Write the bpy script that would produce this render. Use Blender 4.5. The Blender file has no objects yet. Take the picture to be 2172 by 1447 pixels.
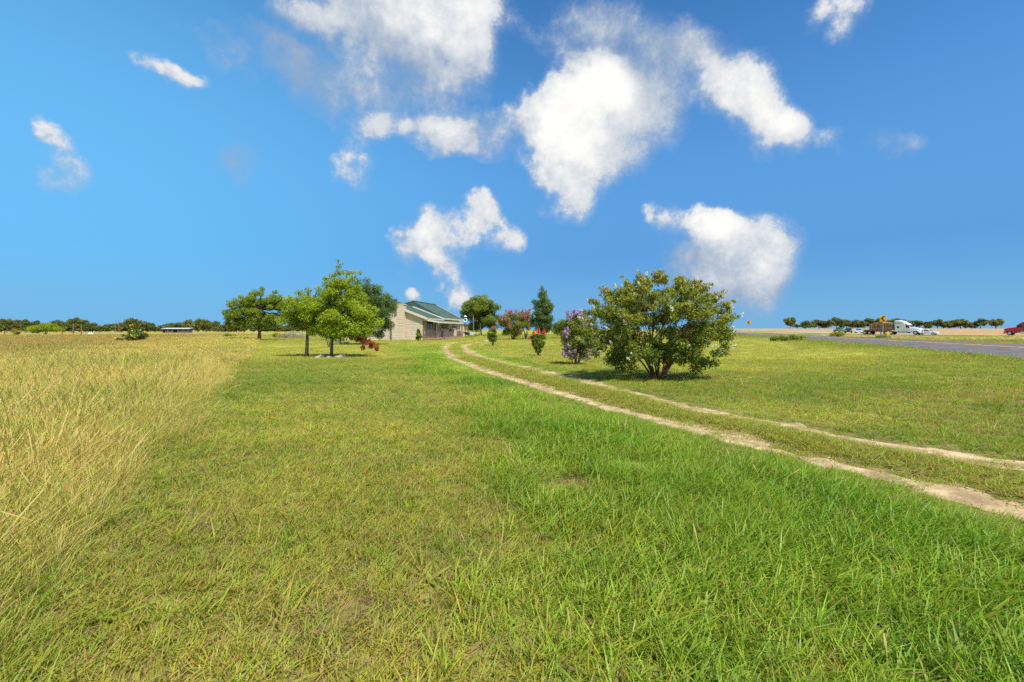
import bpy, math, random
import numpy as np
from mathutils import Vector, Matrix

R = math.radians
random.seed(7)
RNG = np.random.default_rng(11)
SC = bpy.context.scene
COL = SC.collection

# ------------------------------------------------------------------ camera
FPX, HOR, EYE = 1000.0, 700.0, 1.5          # focal length in photo pixels, horizon row, eye height
cam_d = bpy.data.cameras.new('camera')
cam = bpy.data.objects.new('camera', cam_d)
COL.objects.link(cam)
cam.location = (0, 0, EYE)
cam.rotation_euler = (R(90), 0, 0)
cam_d.sensor_width = 36.0
cam_d.lens = 36.0 * FPX / 2172.0
cam_d.shift_y = -(723.5 - HOR) / 2172.0
cam_d.clip_start, cam_d.clip_end = 0.05, 20000
SC.camera = cam

# ------------------------------------------------------------------ render settings
SC.render.engine = 'CYCLES'
SC.cycles.max_bounces = 4
SC.cycles.diffuse_bounces = 2
SC.cycles.glossy_bounces = 2
SC.cycles.transmission_bounces = 4
SC.cycles.transparent_max_bounces = 4
SC.cycles.use_denoising = False
SC.cycles.use_adaptive_sampling = True
SC.cycles.adaptive_threshold = 0.02
SC.view_settings.view_transform = 'Standard'
SC.view_settings.look = 'None'
SC.view_settings.gamma = 1.0
SC.view_settings.use_curve_mapping = False
SC.view_settings.exposure = 1.36

# ------------------------------------------------------------------ sun
SUN_EL = 58.0
SUN_AZ = math.degrees(math.atan2(0.55, -0.83))   # from +Y towards +X: right and a little behind the camera
sv = Vector((math.sin(R(SUN_AZ)) * math.cos(R(SUN_EL)), math.cos(R(SUN_AZ)) * math.cos(R(SUN_EL)), math.sin(R(SUN_EL))))
sun_d = bpy.data.lights.new('sun', 'SUN')
sun_d.energy = 2.6
sun_d.angle = R(2.5)
sun_d.color = (1.0, 0.94, 0.84)
sun = bpy.data.objects.new('sun', sun_d)
COL.objects.link(sun)
sun.rotation_euler = (-sv).to_track_quat('-Z', 'Y').to_euler()

# ------------------------------------------------------------------ node helpers
class NT:
    def __init__(s, tree): s.t = tree; s.n = tree.nodes; s.l = tree.links
    def new(s, typ, **kw):
        nd = s.n.new(typ)
        for k, v in kw.items(): setattr(nd, k, v)
        return nd
    def put(s, sock, v):
        if v is None: return
        if hasattr(v, 'is_output'): s.l.new(v, sock)
        else:
            try: sock.default_value = v
            except Exception: sock.default_value = (*v, 1.0)
    def math(s, op, a, b=None, c=None, clamp=False):
        nd = s.new('ShaderNodeMath', operation=op); nd.use_clamp = clamp
        s.put(nd.inputs[0], a); s.put(nd.inputs[1], b); s.put(nd.inputs[2], c)
        return nd.outputs[0]
    def vmath(s, op, a, b=None, scale=None):
        nd = s.new('ShaderNodeVectorMath', operation=op)
        s.put(nd.inputs[0], a); s.put(nd.inputs[1], b)
        if scale is not None: s.put(nd.inputs['Scale'], scale)
        return nd.outputs['Value'] if op in ('LENGTH', 'DOT_PRODUCT', 'DISTANCE') else nd.outputs[0]
    def noise(s, vec, scale, detail=3, rough=0.55, dist=0.0):
        nd = s.new('ShaderNodeTexNoise')
        s.put(nd.inputs['Vector'], vec); s.put(nd.inputs['Scale'], scale)
        s.put(nd.inputs['Detail'], detail); s.put(nd.inputs['Roughness'], rough); s.put(nd.inputs['Distortion'], dist)
        return nd
    def rng(s, v, a, b, c=0.0, d=1.0, mode='SMOOTHSTEP'):
        nd = s.new('ShaderNodeMapRange', interpolation_type=mode)
        s.put(nd.inputs['Value'], v)
        for k, x in zip(('From Min', 'From Max', 'To Min', 'To Max'), (a, b, c, d)): s.put(nd.inputs[k], x)
        return nd.outputs[0]
    def mix(s, f, a, b, blend='MIX'):
        nd = s.new('ShaderNodeMix', data_type='RGBA', blend_type=blend)
        s.put(nd.inputs[0], f); s.put(nd.inputs[6], a if hasattr(a, 'is_output') else (*a[:3], 1)); s.put(nd.inputs[7], b if hasattr(b, 'is_output') else (*b[:3], 1))
        return nd.outputs[2]

# ------------------------------------------------------------------ world: Nishita sky with cumulus
world = bpy.data.worlds.new('World'); SC.world = world; world.use_nodes = True
world.cycles.sampling_method = 'NONE'
W = NT(world.node_tree); W.n.clear()
SKY_STRENGTH = 0.080
sky = W.new('ShaderNodeTexSky', sky_type='NISHITA')
sky.sun_disc = False
sky.sun_elevation = R(SUN_EL); sky.sun_rotation = R(SUN_AZ)
sky.altitude = 150; sky.air_density = 1.0; sky.dust_density = 0.0; sky.ozone_density = 4.0
tc = W.new('ShaderNodeTexCoord')
DIRV = tc.outputs['Generated']
sx = W.new('ShaderNodeSeparateXYZ'); W.l.new(DIRV, sx.inputs[0])
AZ = W.math('ARCTAN2', sx.outputs[0], sx.outputs[1])
EL = W.math('ARCSINE', sx.outputs[2])
def px_ae(px, py):
    u, v = (px - 1086) / FPX, (HOR - py) / FPX
    return math.atan2(u, 1), math.atan2(v, math.hypot(u, 1))
cmb = W.new('ShaderNodeCombineXYZ'); W.l.new(AZ, cmb.inputs[0]); W.l.new(EL, cmb.inputs[1])
n1 = W.noise(DIRV, 9.0, 1, 0.5); n2 = W.noise(DIRV, 26.0, 2, 0.6)
w1 = W.vmath('SCALE', W.vmath('SUBTRACT', n1.outputs['Color'], (0.5, 0.5, 0.5)), scale=0.075)
w2 = W.vmath('SCALE', W.vmath('SUBTRACT', n2.outputs['Color'], (0.5, 0.5, 0.5)), scale=0.035)
P = W.vmath('ADD', W.vmath('ADD', cmb.outputs[0], w1), w2)
# (pixel x, y, radius x, y, rotation, density, whiteness): the cumulus seen in the photograph
CL = [
 (960,50,125,150,0,.95,.62),(1010,150,60,75,0,.75,.5),(870,40,120,95,0,.75,.35),(760,20,160,75,0,.78,.28),(640,15,95,50,0,.62,.5),
 (850,130,160,130,20,.66,.0),(700,170,170,80,20,.52,.0),(610,130,130,90,20,.36,.0),(480,40,60,50,0,.2,.05),
 (1240,50,150,85,0,.48,.0),(1330,110,165,110,0,.62,.06),(1410,190,125,110,0,.64,.12),(1480,90,120,70,20,.52,.14),(1380,250,90,80,0,.55,.15),
 (1225,255,130,125,0,1.2,1.05),(1250,190,75,65,0,.7,.7),(1215,350,105,105,0,.9,1.0),(1290,190,65,65,0,.7,.9),(1165,225,70,70,0,.6,.8),(1130,250,60,60,0,.4,.5),
 (1000,285,140,60,0,.8,.3),(930,290,75,48,0,.55,.25),(1335,340,50,60,0,.45,.2),(1215,435,50,50,0,.4,.3),
 (1570,180,85,90,0,.75,.7),(1605,240,95,95,20,.7,.7),(1660,280,70,60,20,.6,.6),(1710,290,60,50,0,.4,.3),(1770,295,36,36,0,.4,.35),
 (1580,525,135,95,10,1.15,.85),(1510,470,60,45,0,.6,.9),(1415,465,48,44,0,.8,.8),(1480,570,120,80,0,.6,.0),(1580,620,125,60,0,.6,.05),(1640,560,60,60,0,.5,.5),
 (780,268,66,42,-10,.66,.55),(740,350,60,56,0,.6,.5),(855,275,26,20,0,.42,.4),
 (960,495,125,66,-15,.72,.7),(1085,512,52,46,0,.65,.7),(880,520,70,80,20,.55,.4),(1025,440,30,45,0,.5,.5),(945,570,42,28,0,.55,.6),(968,618,36,42,0,.55,.5),(875,632,28,22,0,.55,.5),
 (365,155,75,30,10,.8,.95),(470,120,90,55,20,.36,.08),(90,283,46,28,0,.75,.9),(122,350,46,70,20,.62,.5),
 (500,328,55,58,0,.48,-.2),(488,530,40,50,20,.2,-.05),
 (1775,40,100,60,0,.58,.6),(1785,95,42,40,0,.42,.4),(1880,300,80,42,0,.42,.12),(1938,295,30,30,0,.36,.25),
]
accD = accW = None
for (cx, cy, rx, ry, rot, dn, wh) in CL:
    a0, e0 = px_ae(cx, cy)
    a1, _ = px_ae(cx + rx, cy); _, e1 = px_ae(cx, cy - ry)
    mp = W.new('ShaderNodeMapping', vector_type='TEXTURE')
    W.l.new(P, mp.inputs['Vector'])
    mp.inputs['Location'].default_value = (a0, e0, 0)
    mp.inputs['Rotation'].default_value = (0, 0, R(-rot))
    mp.inputs['Scale'].default_value = (abs(a1 - a0) * 1.38, abs(e1 - e0) * 1.38, 1)
    m = W.rng(W.vmath('LENGTH', mp.outputs[0]), 0.15, 1.0, 1.0, 0.0)
    lit = W.math('MULTIPLY_ADD', m, W.vmath('DOT_PRODUCT', mp.outputs[0], (0.35, 0.75, 0)), m)      # sun stands up and to the right
    accD = W.math('MULTIPLY_ADD', m, dn, 0.0 if accD is None else accD)
    accW = W.math('MULTIPLY_ADD', lit, wh, 0.0 if accW is None else accW)
# same cumulus round the unseen sky, its cover thickened for fill light
gen = W.noise(DIRV, 2.6, 1, 0.5)
aa = W.math('ABSOLUTE', AZ)
outm = W.math('MAXIMUM', W.rng(aa, 0.95, 1.3), W.rng(EL, 0.72, 0.95))
gd = W.math('MULTIPLY', W.rng(gen.outputs[0], 0.42, 0.60), outm)
DEN = W.math('MULTIPLY_ADD', gd, 0.9, accD); WHI = W.math('MULTIPLY_ADD', gd, 0.6, accW)
fb = W.noise(DIRV, 13.0, 8, 0.70)
fb2 = W.noise(DIRV, 6.0, 2, 0.5)
fbv = W.math('SUBTRACT', fb.outputs[0], 0.5)
fb2v = W.math('SUBTRACT', fb2.outputs[0], 0.5)
dd = W.math('ADD', DEN, W.math('ADD', W.math('MULTIPLY', fbv, 1.6), W.math('MULTIPLY', fb2v, 0.45)))
dd = W.math('MULTIPLY', dd, W.rng(DEN, 0.02, 0.25))

WHI = W.math('SUBTRACT', 1.0, W.math('POWER', 2.71828, W.math('MULTIPLY', WHI, -0.85)))
ww = W.math('ADD', WHI, W.math('ADD', W.math('MULTIPLY', fbv, 1.25), W.math('MULTIPLY', fb2v, 0.7)))
WHITE = W.rng(ww, -0.08, 0.95)
ALPHA = W.rng(dd, 0.08, W.rng(WHITE, 0.1, 0.7, 1.25, 0.6))
cloud_col = W.mix(WHITE, (1.6, 2.1, 2.85), (5.2, 5.1, 4.85))
hs = W.new('ShaderNodeHueSaturation'); hs.inputs['Saturation'].default_value = 1.25; hs.inputs['Value'].default_value = 0.84
W.l.new(sky.outputs[0], hs.inputs['Color'])
# thin bright haze veil on the sun's far side of the sky (left of the view) as in the photograph
veil = W.math('MULTIPLY', W.rng(AZ, 0.25, -0.85), W.rng(EL, 1.0, 0.1))
skyc = W.mix(W.math('MULTIPLY', W.rng(EL, 0.62, 0.12), 0.95), hs.outputs[0], (0.50, 1.65, 3.55))
skyc = W.mix(W.math('MULTIPLY', veil, 0.8), skyc, (0.78, 2.75, 4.9))
skyc = W.mix(W.math('MULTIPLY', W.rng(EL, 0.17, 0.0), 0.75), skyc, (0.95, 2.35, 3.7))     # low haze along the horizon
full = W.mix(ALPHA, skyc, cloud_col)
bg = W.new('ShaderNodeBackground'); bg.inputs['Strength'].default_value = SKY_STRENGTH
W.l.new(full, bg.inputs['Color'])
wo = W.new('ShaderNodeOutputWorld'); W.l.new(bg.outputs[0], wo.inputs[0])

# ------------------------------------------------------------------ numpy noise and geometry helpers
def _hash(ix, iy, seed):
    h = (ix.astype(np.int64) * 374761393 + iy.astype(np.int64) * 668265263 + seed * 1442695041) & 0xFFFFFFFF
    h = ((h ^ (h >> 13)) * 1274126177) & 0xFFFFFFFF
    h = h ^ (h >> 16)
    return (h & 0xFFFFFF) / float(0xFFFFFF)
def vnoise(x, y, seed=0):
    ix, iy = np.floor(x), np.floor(y)
    fx, fy = x - ix, y - iy
    fx, fy = fx * fx * (3 - 2 * fx), fy * fy * (3 - 2 * fy)
    a, b = _hash(ix, iy, seed), _hash(ix + 1, iy, seed)
    c, d = _hash(ix, iy + 1, seed), _hash(ix + 1, iy + 1, seed)
    return (a * (1 - fx) + b * fx) * (1 - fy) + (c * (1 - fx) + d * fx) * fy
def fnoise(x, y, scale, seed=0, octv=4):
    o, amp, tot = 0, 1.0, 0
    for k in range(octv):
        o = o + amp * vnoise(x * scale * 2 ** k + 17.3 * k, y * scale * 2 ** k - 9.1 * k, seed + k)
        tot += amp; amp *= 0.55
    return o / tot
def sstep(a, b, x):
    t = np.clip((x - a) / (b - a), 0, 1)
    return t * t * (3 - 2 * t)
def at(px, py, z=0.0):
    """ground point (x, y) of a photo pixel when the ground there is z high"""
    d = (EYE - z) * FPX / (py - HOR)
    return ((px - 1086) / FPX * d, d)
def atd(px, d): return ((px - 1086) / FPX * d, d)
def spline(pts, n=24):
    p = np.array(pts, float); out = []
    for i in range(len(p) - 1):
        p0, p1, p2, p3 = p[max(i - 1, 0)], p[i], p[i + 1], p[min(i + 2, len(p) - 1)]
        for t in np.linspace(0, 1, n, endpoint=False):
            out.append(0.5 * ((2 * p1) + (-p0 + p2) * t + (2 * p0 - 5 * p1 + 4 * p2 - p3) * t * t + (-p0 + 3 * p1 - 3 * p2 + p3) * t ** 3))
    out.append(p[-1])
    return np.array(out)
def pdist(x, y, poly):
    """distance to a polyline, and signed side (+ is right of its direction)"""
    best = np.full(x.shape, 1e9); side = np.zeros(x.shape)
    for i in range(len(poly) - 1):
        ax, ay = poly[i][:2]; bx, by = poly[i + 1][:2]
        dx, dy = bx - ax, by - ay; L = dx * dx + dy * dy + 1e-12
        t = np.clip(((x - ax) * dx + (y - ay) * dy) / L, 0, 1)
        d = np.hypot(x - ax - t * dx, y - ay - t * dy)
        s = np.sign((x - ax) * dy - (y - ay) * dx)
        k = d < best
        best = np.where(k, d, best); side = np.where(k, s, side)
    return best, side

# ------------------------------------------------------------------ lines the place is laid out along
RUT_L = spline([at(1040, 722.5), at(1000, 724), at(962, 728), at(945, 734), at(946, 743), at(960, 757), at(1010, 777), at(1070, 796), at(1130, 814), at(1200, 835), at(1300, 862), at(1400, 886), at(1500, 911), at(1650, 950), at(1800, 985), at(1950, 1020), at(2172, 1078), (4.95, 3.3), (5.75, 1.2), (7.0, -2.2)], 6)
RUT_R = spline([at(1075, 722.5), at(1040, 724), at(1006, 727.5), at(988, 733), at(988, 741), at(1008, 752), at(1060, 766), at(1120, 779), at(1200, 798), at(1300, 821), at(1400, 845), at(1500, 868), at(1600, 886), at(1750, 914), at(1900, 941), at(2000, 958), at(2172, 990), (6.6, 4.1), (7.4, 2.0), (8.6, -1.4)], 6)
ROAD_Z = 0.5
_ne = [at(2900, 835, ROAD_Z), at(2172, 762, ROAD_Z), at(1958, 741, ROAD_Z), at(1740, 722.6, ROAD_Z), at(1605, 713.3, ROAD_Z), at(1556, 709.2, ROAD_Z), (75, 170), (105, 250)]
ROAD_NEAR = spline(_ne, 8)
def offset(poly, d):
    p = np.array(poly, float); t = np.gradient(p, axis=0); t /= np.linalg.norm(t, axis=1)[:, None]
    return p + np.stack([t[:, 1], -t[:, 0]], 1) * d
ROAD_W = 10.0
ROAD_C = offset(ROAD_NEAR, ROAD_W / 2)
HW = spline([(190, 20), (150, 70), (122.7, 113), (110, 135), (104, 150), (110.5, 180), (134, 260), (156, 330), (185, 440)], 8)
HW_W = 11.0
def ground_h(x, y):
    x = np.asarray(x, float); y = np.asarray(y, float)
    h = 0.05 * (fnoise(x, y, 0.12, 3, 2) - 0.5) + 0.05 * (fnoise(x, y, 0.7, 5, 3) - 0.5)
    r = np.hypot(x, y)
    h = h * np.clip(60 / np.maximum(r, 60), 0.3, 1)
    h = h + 0.42 * np.exp(-(((x + 6.4) / 11) ** 2 + ((y - 92) / 15) ** 2))
    rm = sstep(0.36, 0.5, x / np.maximum(y, 1.0))
    hill = np.interp(y, [0, 100, 130, 150, 180, 260, 330, 420, 520, 750, 1200, 9000], [0, .08, .1, .36, .68, 1.15, 1.7, 2.75, 2.9, 1.6, -1, -4])
    h = h + hill * rm
    d, s = pdist(x, y, ROAD_C)
    left = s < 0
    w = np.where(left, 1 - sstep(5.6, 13.5, d), 1 - sstep(5.6, 12, d))
    h = h * (1 - w) + (ROAD_Z - 0.02) * w
    d2, _ = pdist(x, y, HW)
    far = sstep(0.3, 0.36, x / np.maximum(y, 1.0))
    w2 = (1 - sstep(6.5, 14, d2))
    hz = np.interp(y, [0, 100, 130, 150, 180, 260, 330, 440], [.1, .1, .1, .36, .68, 1.05, 1.32, 2.3])
    h = h * (1 - w2 * 0.9) + (hz - 0.03) * w2 * 0.9
    for rt in (RUT_L, RUT_R):
        dr, _ = pdist(x, y, rt)
        h = h - 0.045 * (1 - sstep(0.15, 0.5, dr))
    return h
def gh(x, y): return float(ground_h(np.array([x]), np.array([y]))[0])

# ------------------------------------------------------------------ what grows where, and its own colour
def field_e(x, y): return -1.1 - 0.522 * y - x              # metres into the unmown field
def zones(x, y):
    r = np.hypot(x, y)
    nz = fnoise(x, y, 0.8, 21, 3) - 0.5
    nb = fnoise(x, y, 0.17, 23, 3) - 0.5
    e = field_e(x, y)
    field = sstep(-0.25, 0.35, e + nz * 0.9)
    xb = np.minimum(1.1 - 0.2 * y, 2.2 - 0.31 * y)
    dl, sl = pdist(x, y, RUT_L); dr, sr = pdist(x, y, RUT_R)
    leftside = (sl > 0) | (y < 4)
    lush = sstep(-0.8, 0.9, x - xb + nz * 2.4 + nb * 1.8) * sstep(60, 28, y) * np.where(leftside, 1, 0)
    lush = np.maximum(lush, 0.7 * (1 - sstep(0.3, 1.7, dr + nz)) * np.where(sr < 0, 1, 0) * sstep(50, 30, y))
    strip = np.where((sl < 0) & (sr > 0) & (np.minimum(dl, dr) < 1.3), 1.0, 0.0)
    nf = fnoise(x, y, 2.6, 27, 3) - 0.5
    rut = np.maximum(1 - sstep(0.20, 0.42, dl + nz * 0.35 + nf * 0.45), 1 - sstep(0.25, 0.47, dr + nz * 0.35 + nf * 0.45))
    rc, rs = pdist(x, y, ROAD_C)
    verge = (1 - sstep(5.0, 9.5, rc + nb * 3)) * np.where(rs < 0, 1, 0)
    hd, hs_ = pdist(x, y, HW)
    right = np.where((rs > 0), 1.0, 0.0)
    median = right * (rc > 4.5)
    tan = np.where((hs_ < 0), 0, 0) * 0.0
    tan = right * (y > 60) * np.where(_beyond_hw(x, y), 1, 0) * sstep(8, 16, hd)
    return dict(field=field * (1 - right), lush=lush * (1 - right), strip=strip, rut=rut, verge=verge, median=median * (1 - tan), tan=tan, e=e, r=r, nz=nz, nb=nb)
def _beyond_hw(x, y):
    d, s = pdist(x, y, HW)
    return s > 0
def lerp(a, b, t): return a * (1 - t[:, None]) + b * t[:, None]
C_ = lambda *v: np.array(v, float)[None, :]
def turf_colour(x, y):
    z = zones(x, y); n = len(x)
    big = fnoise(x, y, 0.09, 31, 3); mid = fnoise(x, y, 0.45, 33, 4); fine = fnoise(x, y, 2.2, 35, 3)
    k = np.clip((big - 0.5) * 1.6 + (mid - 0.5) * 1.5 + (fine - .5) * 0.9 + 0.50, 0, 1)
    c = lerp(np.repeat(C_(0.18, 0.275, 0.026), n, 0), C_(0.42, 0.43, 0.060), k)
    c = c * (0.84 + 0.16 * sstep(3.5, 9, z['r']))[:, None]
    c = lerp(c, C_(0.37, 0.28, 0.09), 0.5 * sstep(0.60, 0.78, fnoise(x, y, 0.6, 41, 4)))       # dry thatch patches
    c = lerp(c, C_(0.335, 0.345, 0.060), 0.7 * sstep(12, 30, z['r']))
    lk = np.clip((mid - 0.5) * 1.5 + (fine - 0.5) * 0.8 + 0.35, 0, 1)
    lushc = lerp(np.repeat(C_(0.155, 0.28, 0.020), n, 0), C_(0.35, 0.44, 0.045), lk)
    c = lerp(c, C_(0.26, 0.26, 0.048), 0.7 * sstep(45, 110, z['r']))
    c = lerp(c, lushc, z['lush'] * 0.92)
    c = lerp(c, C_(0.29, 0.32, 0.042), z['strip'] * 0.75)
    c = lerp(c, C_(0.19, 0.26, 0.025), z['verge'] * 0.85)
    # unmown field: straw near its edge, duller brown further in, greener strips far back
    yy = y
    fs = lerp(np.repeat(C_(0.62, 0.50, 0.15), n, 0), C_(0.34, 0.37, 0.06), np.clip((mid - 0.5) * 2.4 + 0.36, 0, 1))
    fb_ = lerp(np.repeat(C_(0.36, 0.245, 0.09), n, 0), C_(0.40, 0.31, 0.075), np.clip((fnoise(x * 0.4, y, 0.2, 51, 4) - 0.5) * 2.5 + 0.45, 0, 1))
    fb_ = lerp(fb_, C_(0.27, 0.27, 0.05), sstep(0.55, 0.75, fnoise(x * 0.5, y, 0.12, 53, 3)))
    fc = lerp(fs, fb_, sstep(6, 18, z['e'] + z['nb'] * 8) * sstep(20, 30, y))
    fc = lerp(fc, C_(0.30, 0.26, 0.055), 0.75 * sstep(75, 130, yy))
    c = lerp(c, fc, z['field'])
    mc = lerp(np.repeat(C_(0.36, 0.31, 0.10), n, 0), C_(0.19, 0.22, 0.03), sstep(0.42, 0.6, fnoise(x, y, 0.10, 61, 3)))
    c = lerp(c, mc, z['median'])
    tcx = lerp(np.repeat(C_(0.40, 0.235, 0.12), n, 0), C_(0.36, 0.27, 0.11), fnoise(x * 0.3, y, 0.03, 63, 3))
    c = lerp(c, tcx, z['tan'])
    return np.clip(c * 1.05, 0.004, 0.9), z

# ------------------------------------------------------------------ materials
MATS = {}
def principled(name, col, rough=0.7, spec=0.3, metal=0.0, var=0.12, scale=6.0, bump=0.0, bscale=40.0, objrand=0.0, col2=None):
    m = bpy.data.materials.new(name); m.use_nodes = True
    T = NT(m.node_tree); T.n.clear()
    b = T.new('ShaderNodeBsdfPrincipled'); o = T.new('ShaderNodeOutputMaterial'); T.l.new(b.outputs[0], o.inputs[0])
    co = T.new('ShaderNodeTexCoord')
    nz = T.noise(co.outputs['Object'], scale, 5, 0.6)
    c2 = col2 or tuple(max(0, c * (1 - 2 * var)) for c in col)
    c = T.mix(T.rng(nz.outputs[0], 0.3, 0.7), c2, tuple(min(1, c * (1 + var)) for c in col))
    if objrand:
        oi = T.new('ShaderNodeObjectInfo')
        c = T.mix(1.0, c, T.mix(oi.outputs['Random'], (1 - objrand,) * 3, (1 + objrand * 0.4, 1.0 + objrand * 0.3, 1 + objrand * .2)), 'MULTIPLY')
    T.l.new(c, b.inputs['Base Color'])
    b.inputs['Roughness'].default_value = rough; b.inputs['Specular IOR Level'].default_value = spec; b.inputs['Metallic'].default_value = metal
    if bump:
        nb = T.noise(co.outputs['Object'], bscale, 4, 0.6)
        bp = T.new('ShaderNodeBump'); bp.inputs['Strength'].default_value = bump; bp.inputs['Distance'].default_value = 0.02
        T.l.new(nb.outputs[0], bp.inputs['Height']); T.l.new(bp.outputs[0], b.inputs['Normal'])
    MATS[name] = m
    return m
def leafy(name, dark, light, accent=None, accent_from=0.85, transl=0.35, rough=0.55):
    """leaf colour by each leaf's own random number (age of the leaf), part of the light passing through"""
    m = bpy.data.materials.new(name); m.use_nodes = True
    T = NT(m.node_tree); T.n.clear()
    a = T.new('ShaderNodeAttribute', attribute_name='r', attribute_type='GEOMETRY')
    c = T.mix(T.rng(a.outputs['Fac'], 0, 0.8), dark, light)
    if accent: c = T.mix(T.rng(a.outputs['Fac'], accent_from - 0.02, accent_from + 0.08), c, accent)
    b = T.new('ShaderNodeBsdfPrincipled'); b.inputs['Roughness'].default_value = rough; b.inputs['Specular IOR Level'].default_value = 0.3
    T.l.new(c, b.inputs['Base Color'])
    t = T.new('ShaderNodeBsdfTranslucent')
    T.l.new(T.mix(1.0, c, (1.25, 1.3, 0.6), 'MULTIPLY'), t.inputs['Color'])
    mx = T.new('ShaderNodeMixShader'); mx.inputs[0].default_value = transl
    T.l.new(b.outputs[0], mx.inputs[1]); T.l.new(t.outputs[0], mx.inputs[2])
    o = T.new('ShaderNodeOutputMaterial'); T.l.new(mx.outputs[0], o.inputs[0])
    MATS[name] = m
    return m
def grass_mat(name, straw=None, dead=(0.36, 0.25, 0.10), dead_from=0.80):
    m = bpy.data.materials.new(name); m.use_nodes = True
    T = NT(m.node_tree); T.n.clear()
    ti = T.new('ShaderNodeAttribute', attribute_name='tint', attribute_type='INSTANCER')
    tg = T.new('ShaderNodeAttribute', attribute_name='tint', attribute_type='GEOMETRY')
    tint = T.vmath('ADD', ti.outputs['Vector'], tg.outputs['Vector'])
    r = T.new('ShaderNodeAttribute', attribute_name='r', attribute_type='GEOMETRY')
    t = T.new('ShaderNodeAttribute', attribute_name='t', attribute_type='GEOMETRY')
    c = T.mix(1.0, tint, T.mix(r.outputs['Fac'], (0.75, 0.85, 0.7), (1.3, 1.18, 1.3)), 'MULTIPLY')
    if straw: c = T.mix(T.rng(t.outputs['Fac'], 0.15, 0.85), T.mix(1.0, c, (0.55, 0.82, 0.5), 'MULTIPLY'), c)
    c = T.mix(T.rng(r.outputs['Fac'], dead_from, dead_from + 0.06), c, dead)
    b = T.new('ShaderNodeBsdfPrincipled'); b.inputs['Roughness'].default_value = 0.5; b.inputs['Specular IOR Level'].default_value = 0.25
    T.l.new(c, b.inputs['Base Color'])
    tr = T.new('ShaderNodeBsdfTranslucent'); T.l.new(T.mix(1.0, c, (1.25, 1.25, 0.8), 'MULTIPLY'), tr.inputs['Color'])
    mx = T.new('ShaderNodeMixShader'); mx.inputs[0].default_value = 0.4
    T.l.new(b.outputs[0], mx.inputs[1]); T.l.new(tr.outputs[0], mx.inputs[2])
    o = T.new('ShaderNodeOutputMaterial'); T.l.new(mx.outputs[0], o.inputs[0])
    MATS[name] = m
    return m
def ground_mat():
    m = bpy.data.materials.new('turf_soil'); m.use_nodes = True
    T = NT(m.node_tree); T.n.clear()
    a = T.new('ShaderNodeAttribute', attribute_name='turf', attribute_type='GEOMETRY')
    g = T.new('ShaderNodeNewGeometry')
    n1 = T.noise(g.outputs['Position'], 9.0, 6, 0.7); n2 = T.noise(g.outputs['Position'], 0.9, 5, 0.6)
    c = T.mix(1.0, a.outputs['Color'], T.mix(T.rng(n1.outputs[0], 0.3, 0.7), (0.62, 0.6, 0.55), (1.3, 1.28, 1.25)), 'MULTIPLY')
    c = T.mix(1.0, c, T.mix(T.rng(n2.outputs[0], 0.3, 0.7), (0.82, 0.86, 0.8), (1.16, 1.12, 1.15)), 'MULTIPLY')
    b = T.new('ShaderNodeBsdfPrincipled'); b.inputs['Roughness'].default_value = 0.95; b.inputs['Specular IOR Level'].default_value = 0.1
    T.l.new(c, b.inputs['Base Color'])
    bp = T.new('ShaderNodeBump'); bp.inputs['Strength'].default_value = 0.8; bp.inputs['Distance'].default_value = 0.05
    T.l.new(n1.outputs[0], bp.inputs['Height']); T.l.new(bp.outputs[0], b.inputs['Normal'])
    o = T.new('ShaderNodeOutputMaterial'); T.l.new(b.outputs[0], o.inputs[0])
    return m

# ------------------------------------------------------------------ mesh helpers
def np_mesh(name, verts, faces, mat=None, attrs=None):
    verts = np.asarray(verts, np.float32); faces = np.asarray(faces, np.int32)
    me = bpy.data.meshes.new(name)
    nf, k = faces.shape
    me.vertices.add(len(verts)); me.vertices.foreach_set('co', verts.ravel())
    me.loops.add(nf * k); me.loops.foreach_set('vertex_index', faces.ravel())
    me.polygons.add(nf); me.polygons.foreach_set('loop_start', np.arange(0, nf * k, k, dtype=np.int32))
    me.update(calc_edges=True)
    for (an, typ, dom, data) in (attrs or []):
        at_ = me.attributes.new(an, typ, dom)
        key = {'FLOAT': 'value', 'FLOAT_VECTOR': 'vector', 'FLOAT_COLOR': 'color', 'INT': 'value', 'BOOLEAN': 'value'}[typ]
        at_.data.foreach_set(key, np.asarray(data, np.int32 if typ == 'INT' else bool if typ == 'BOOLEAN' else np.float32).ravel())
    if mat: me.materials.append(mat)
    return me
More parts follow.
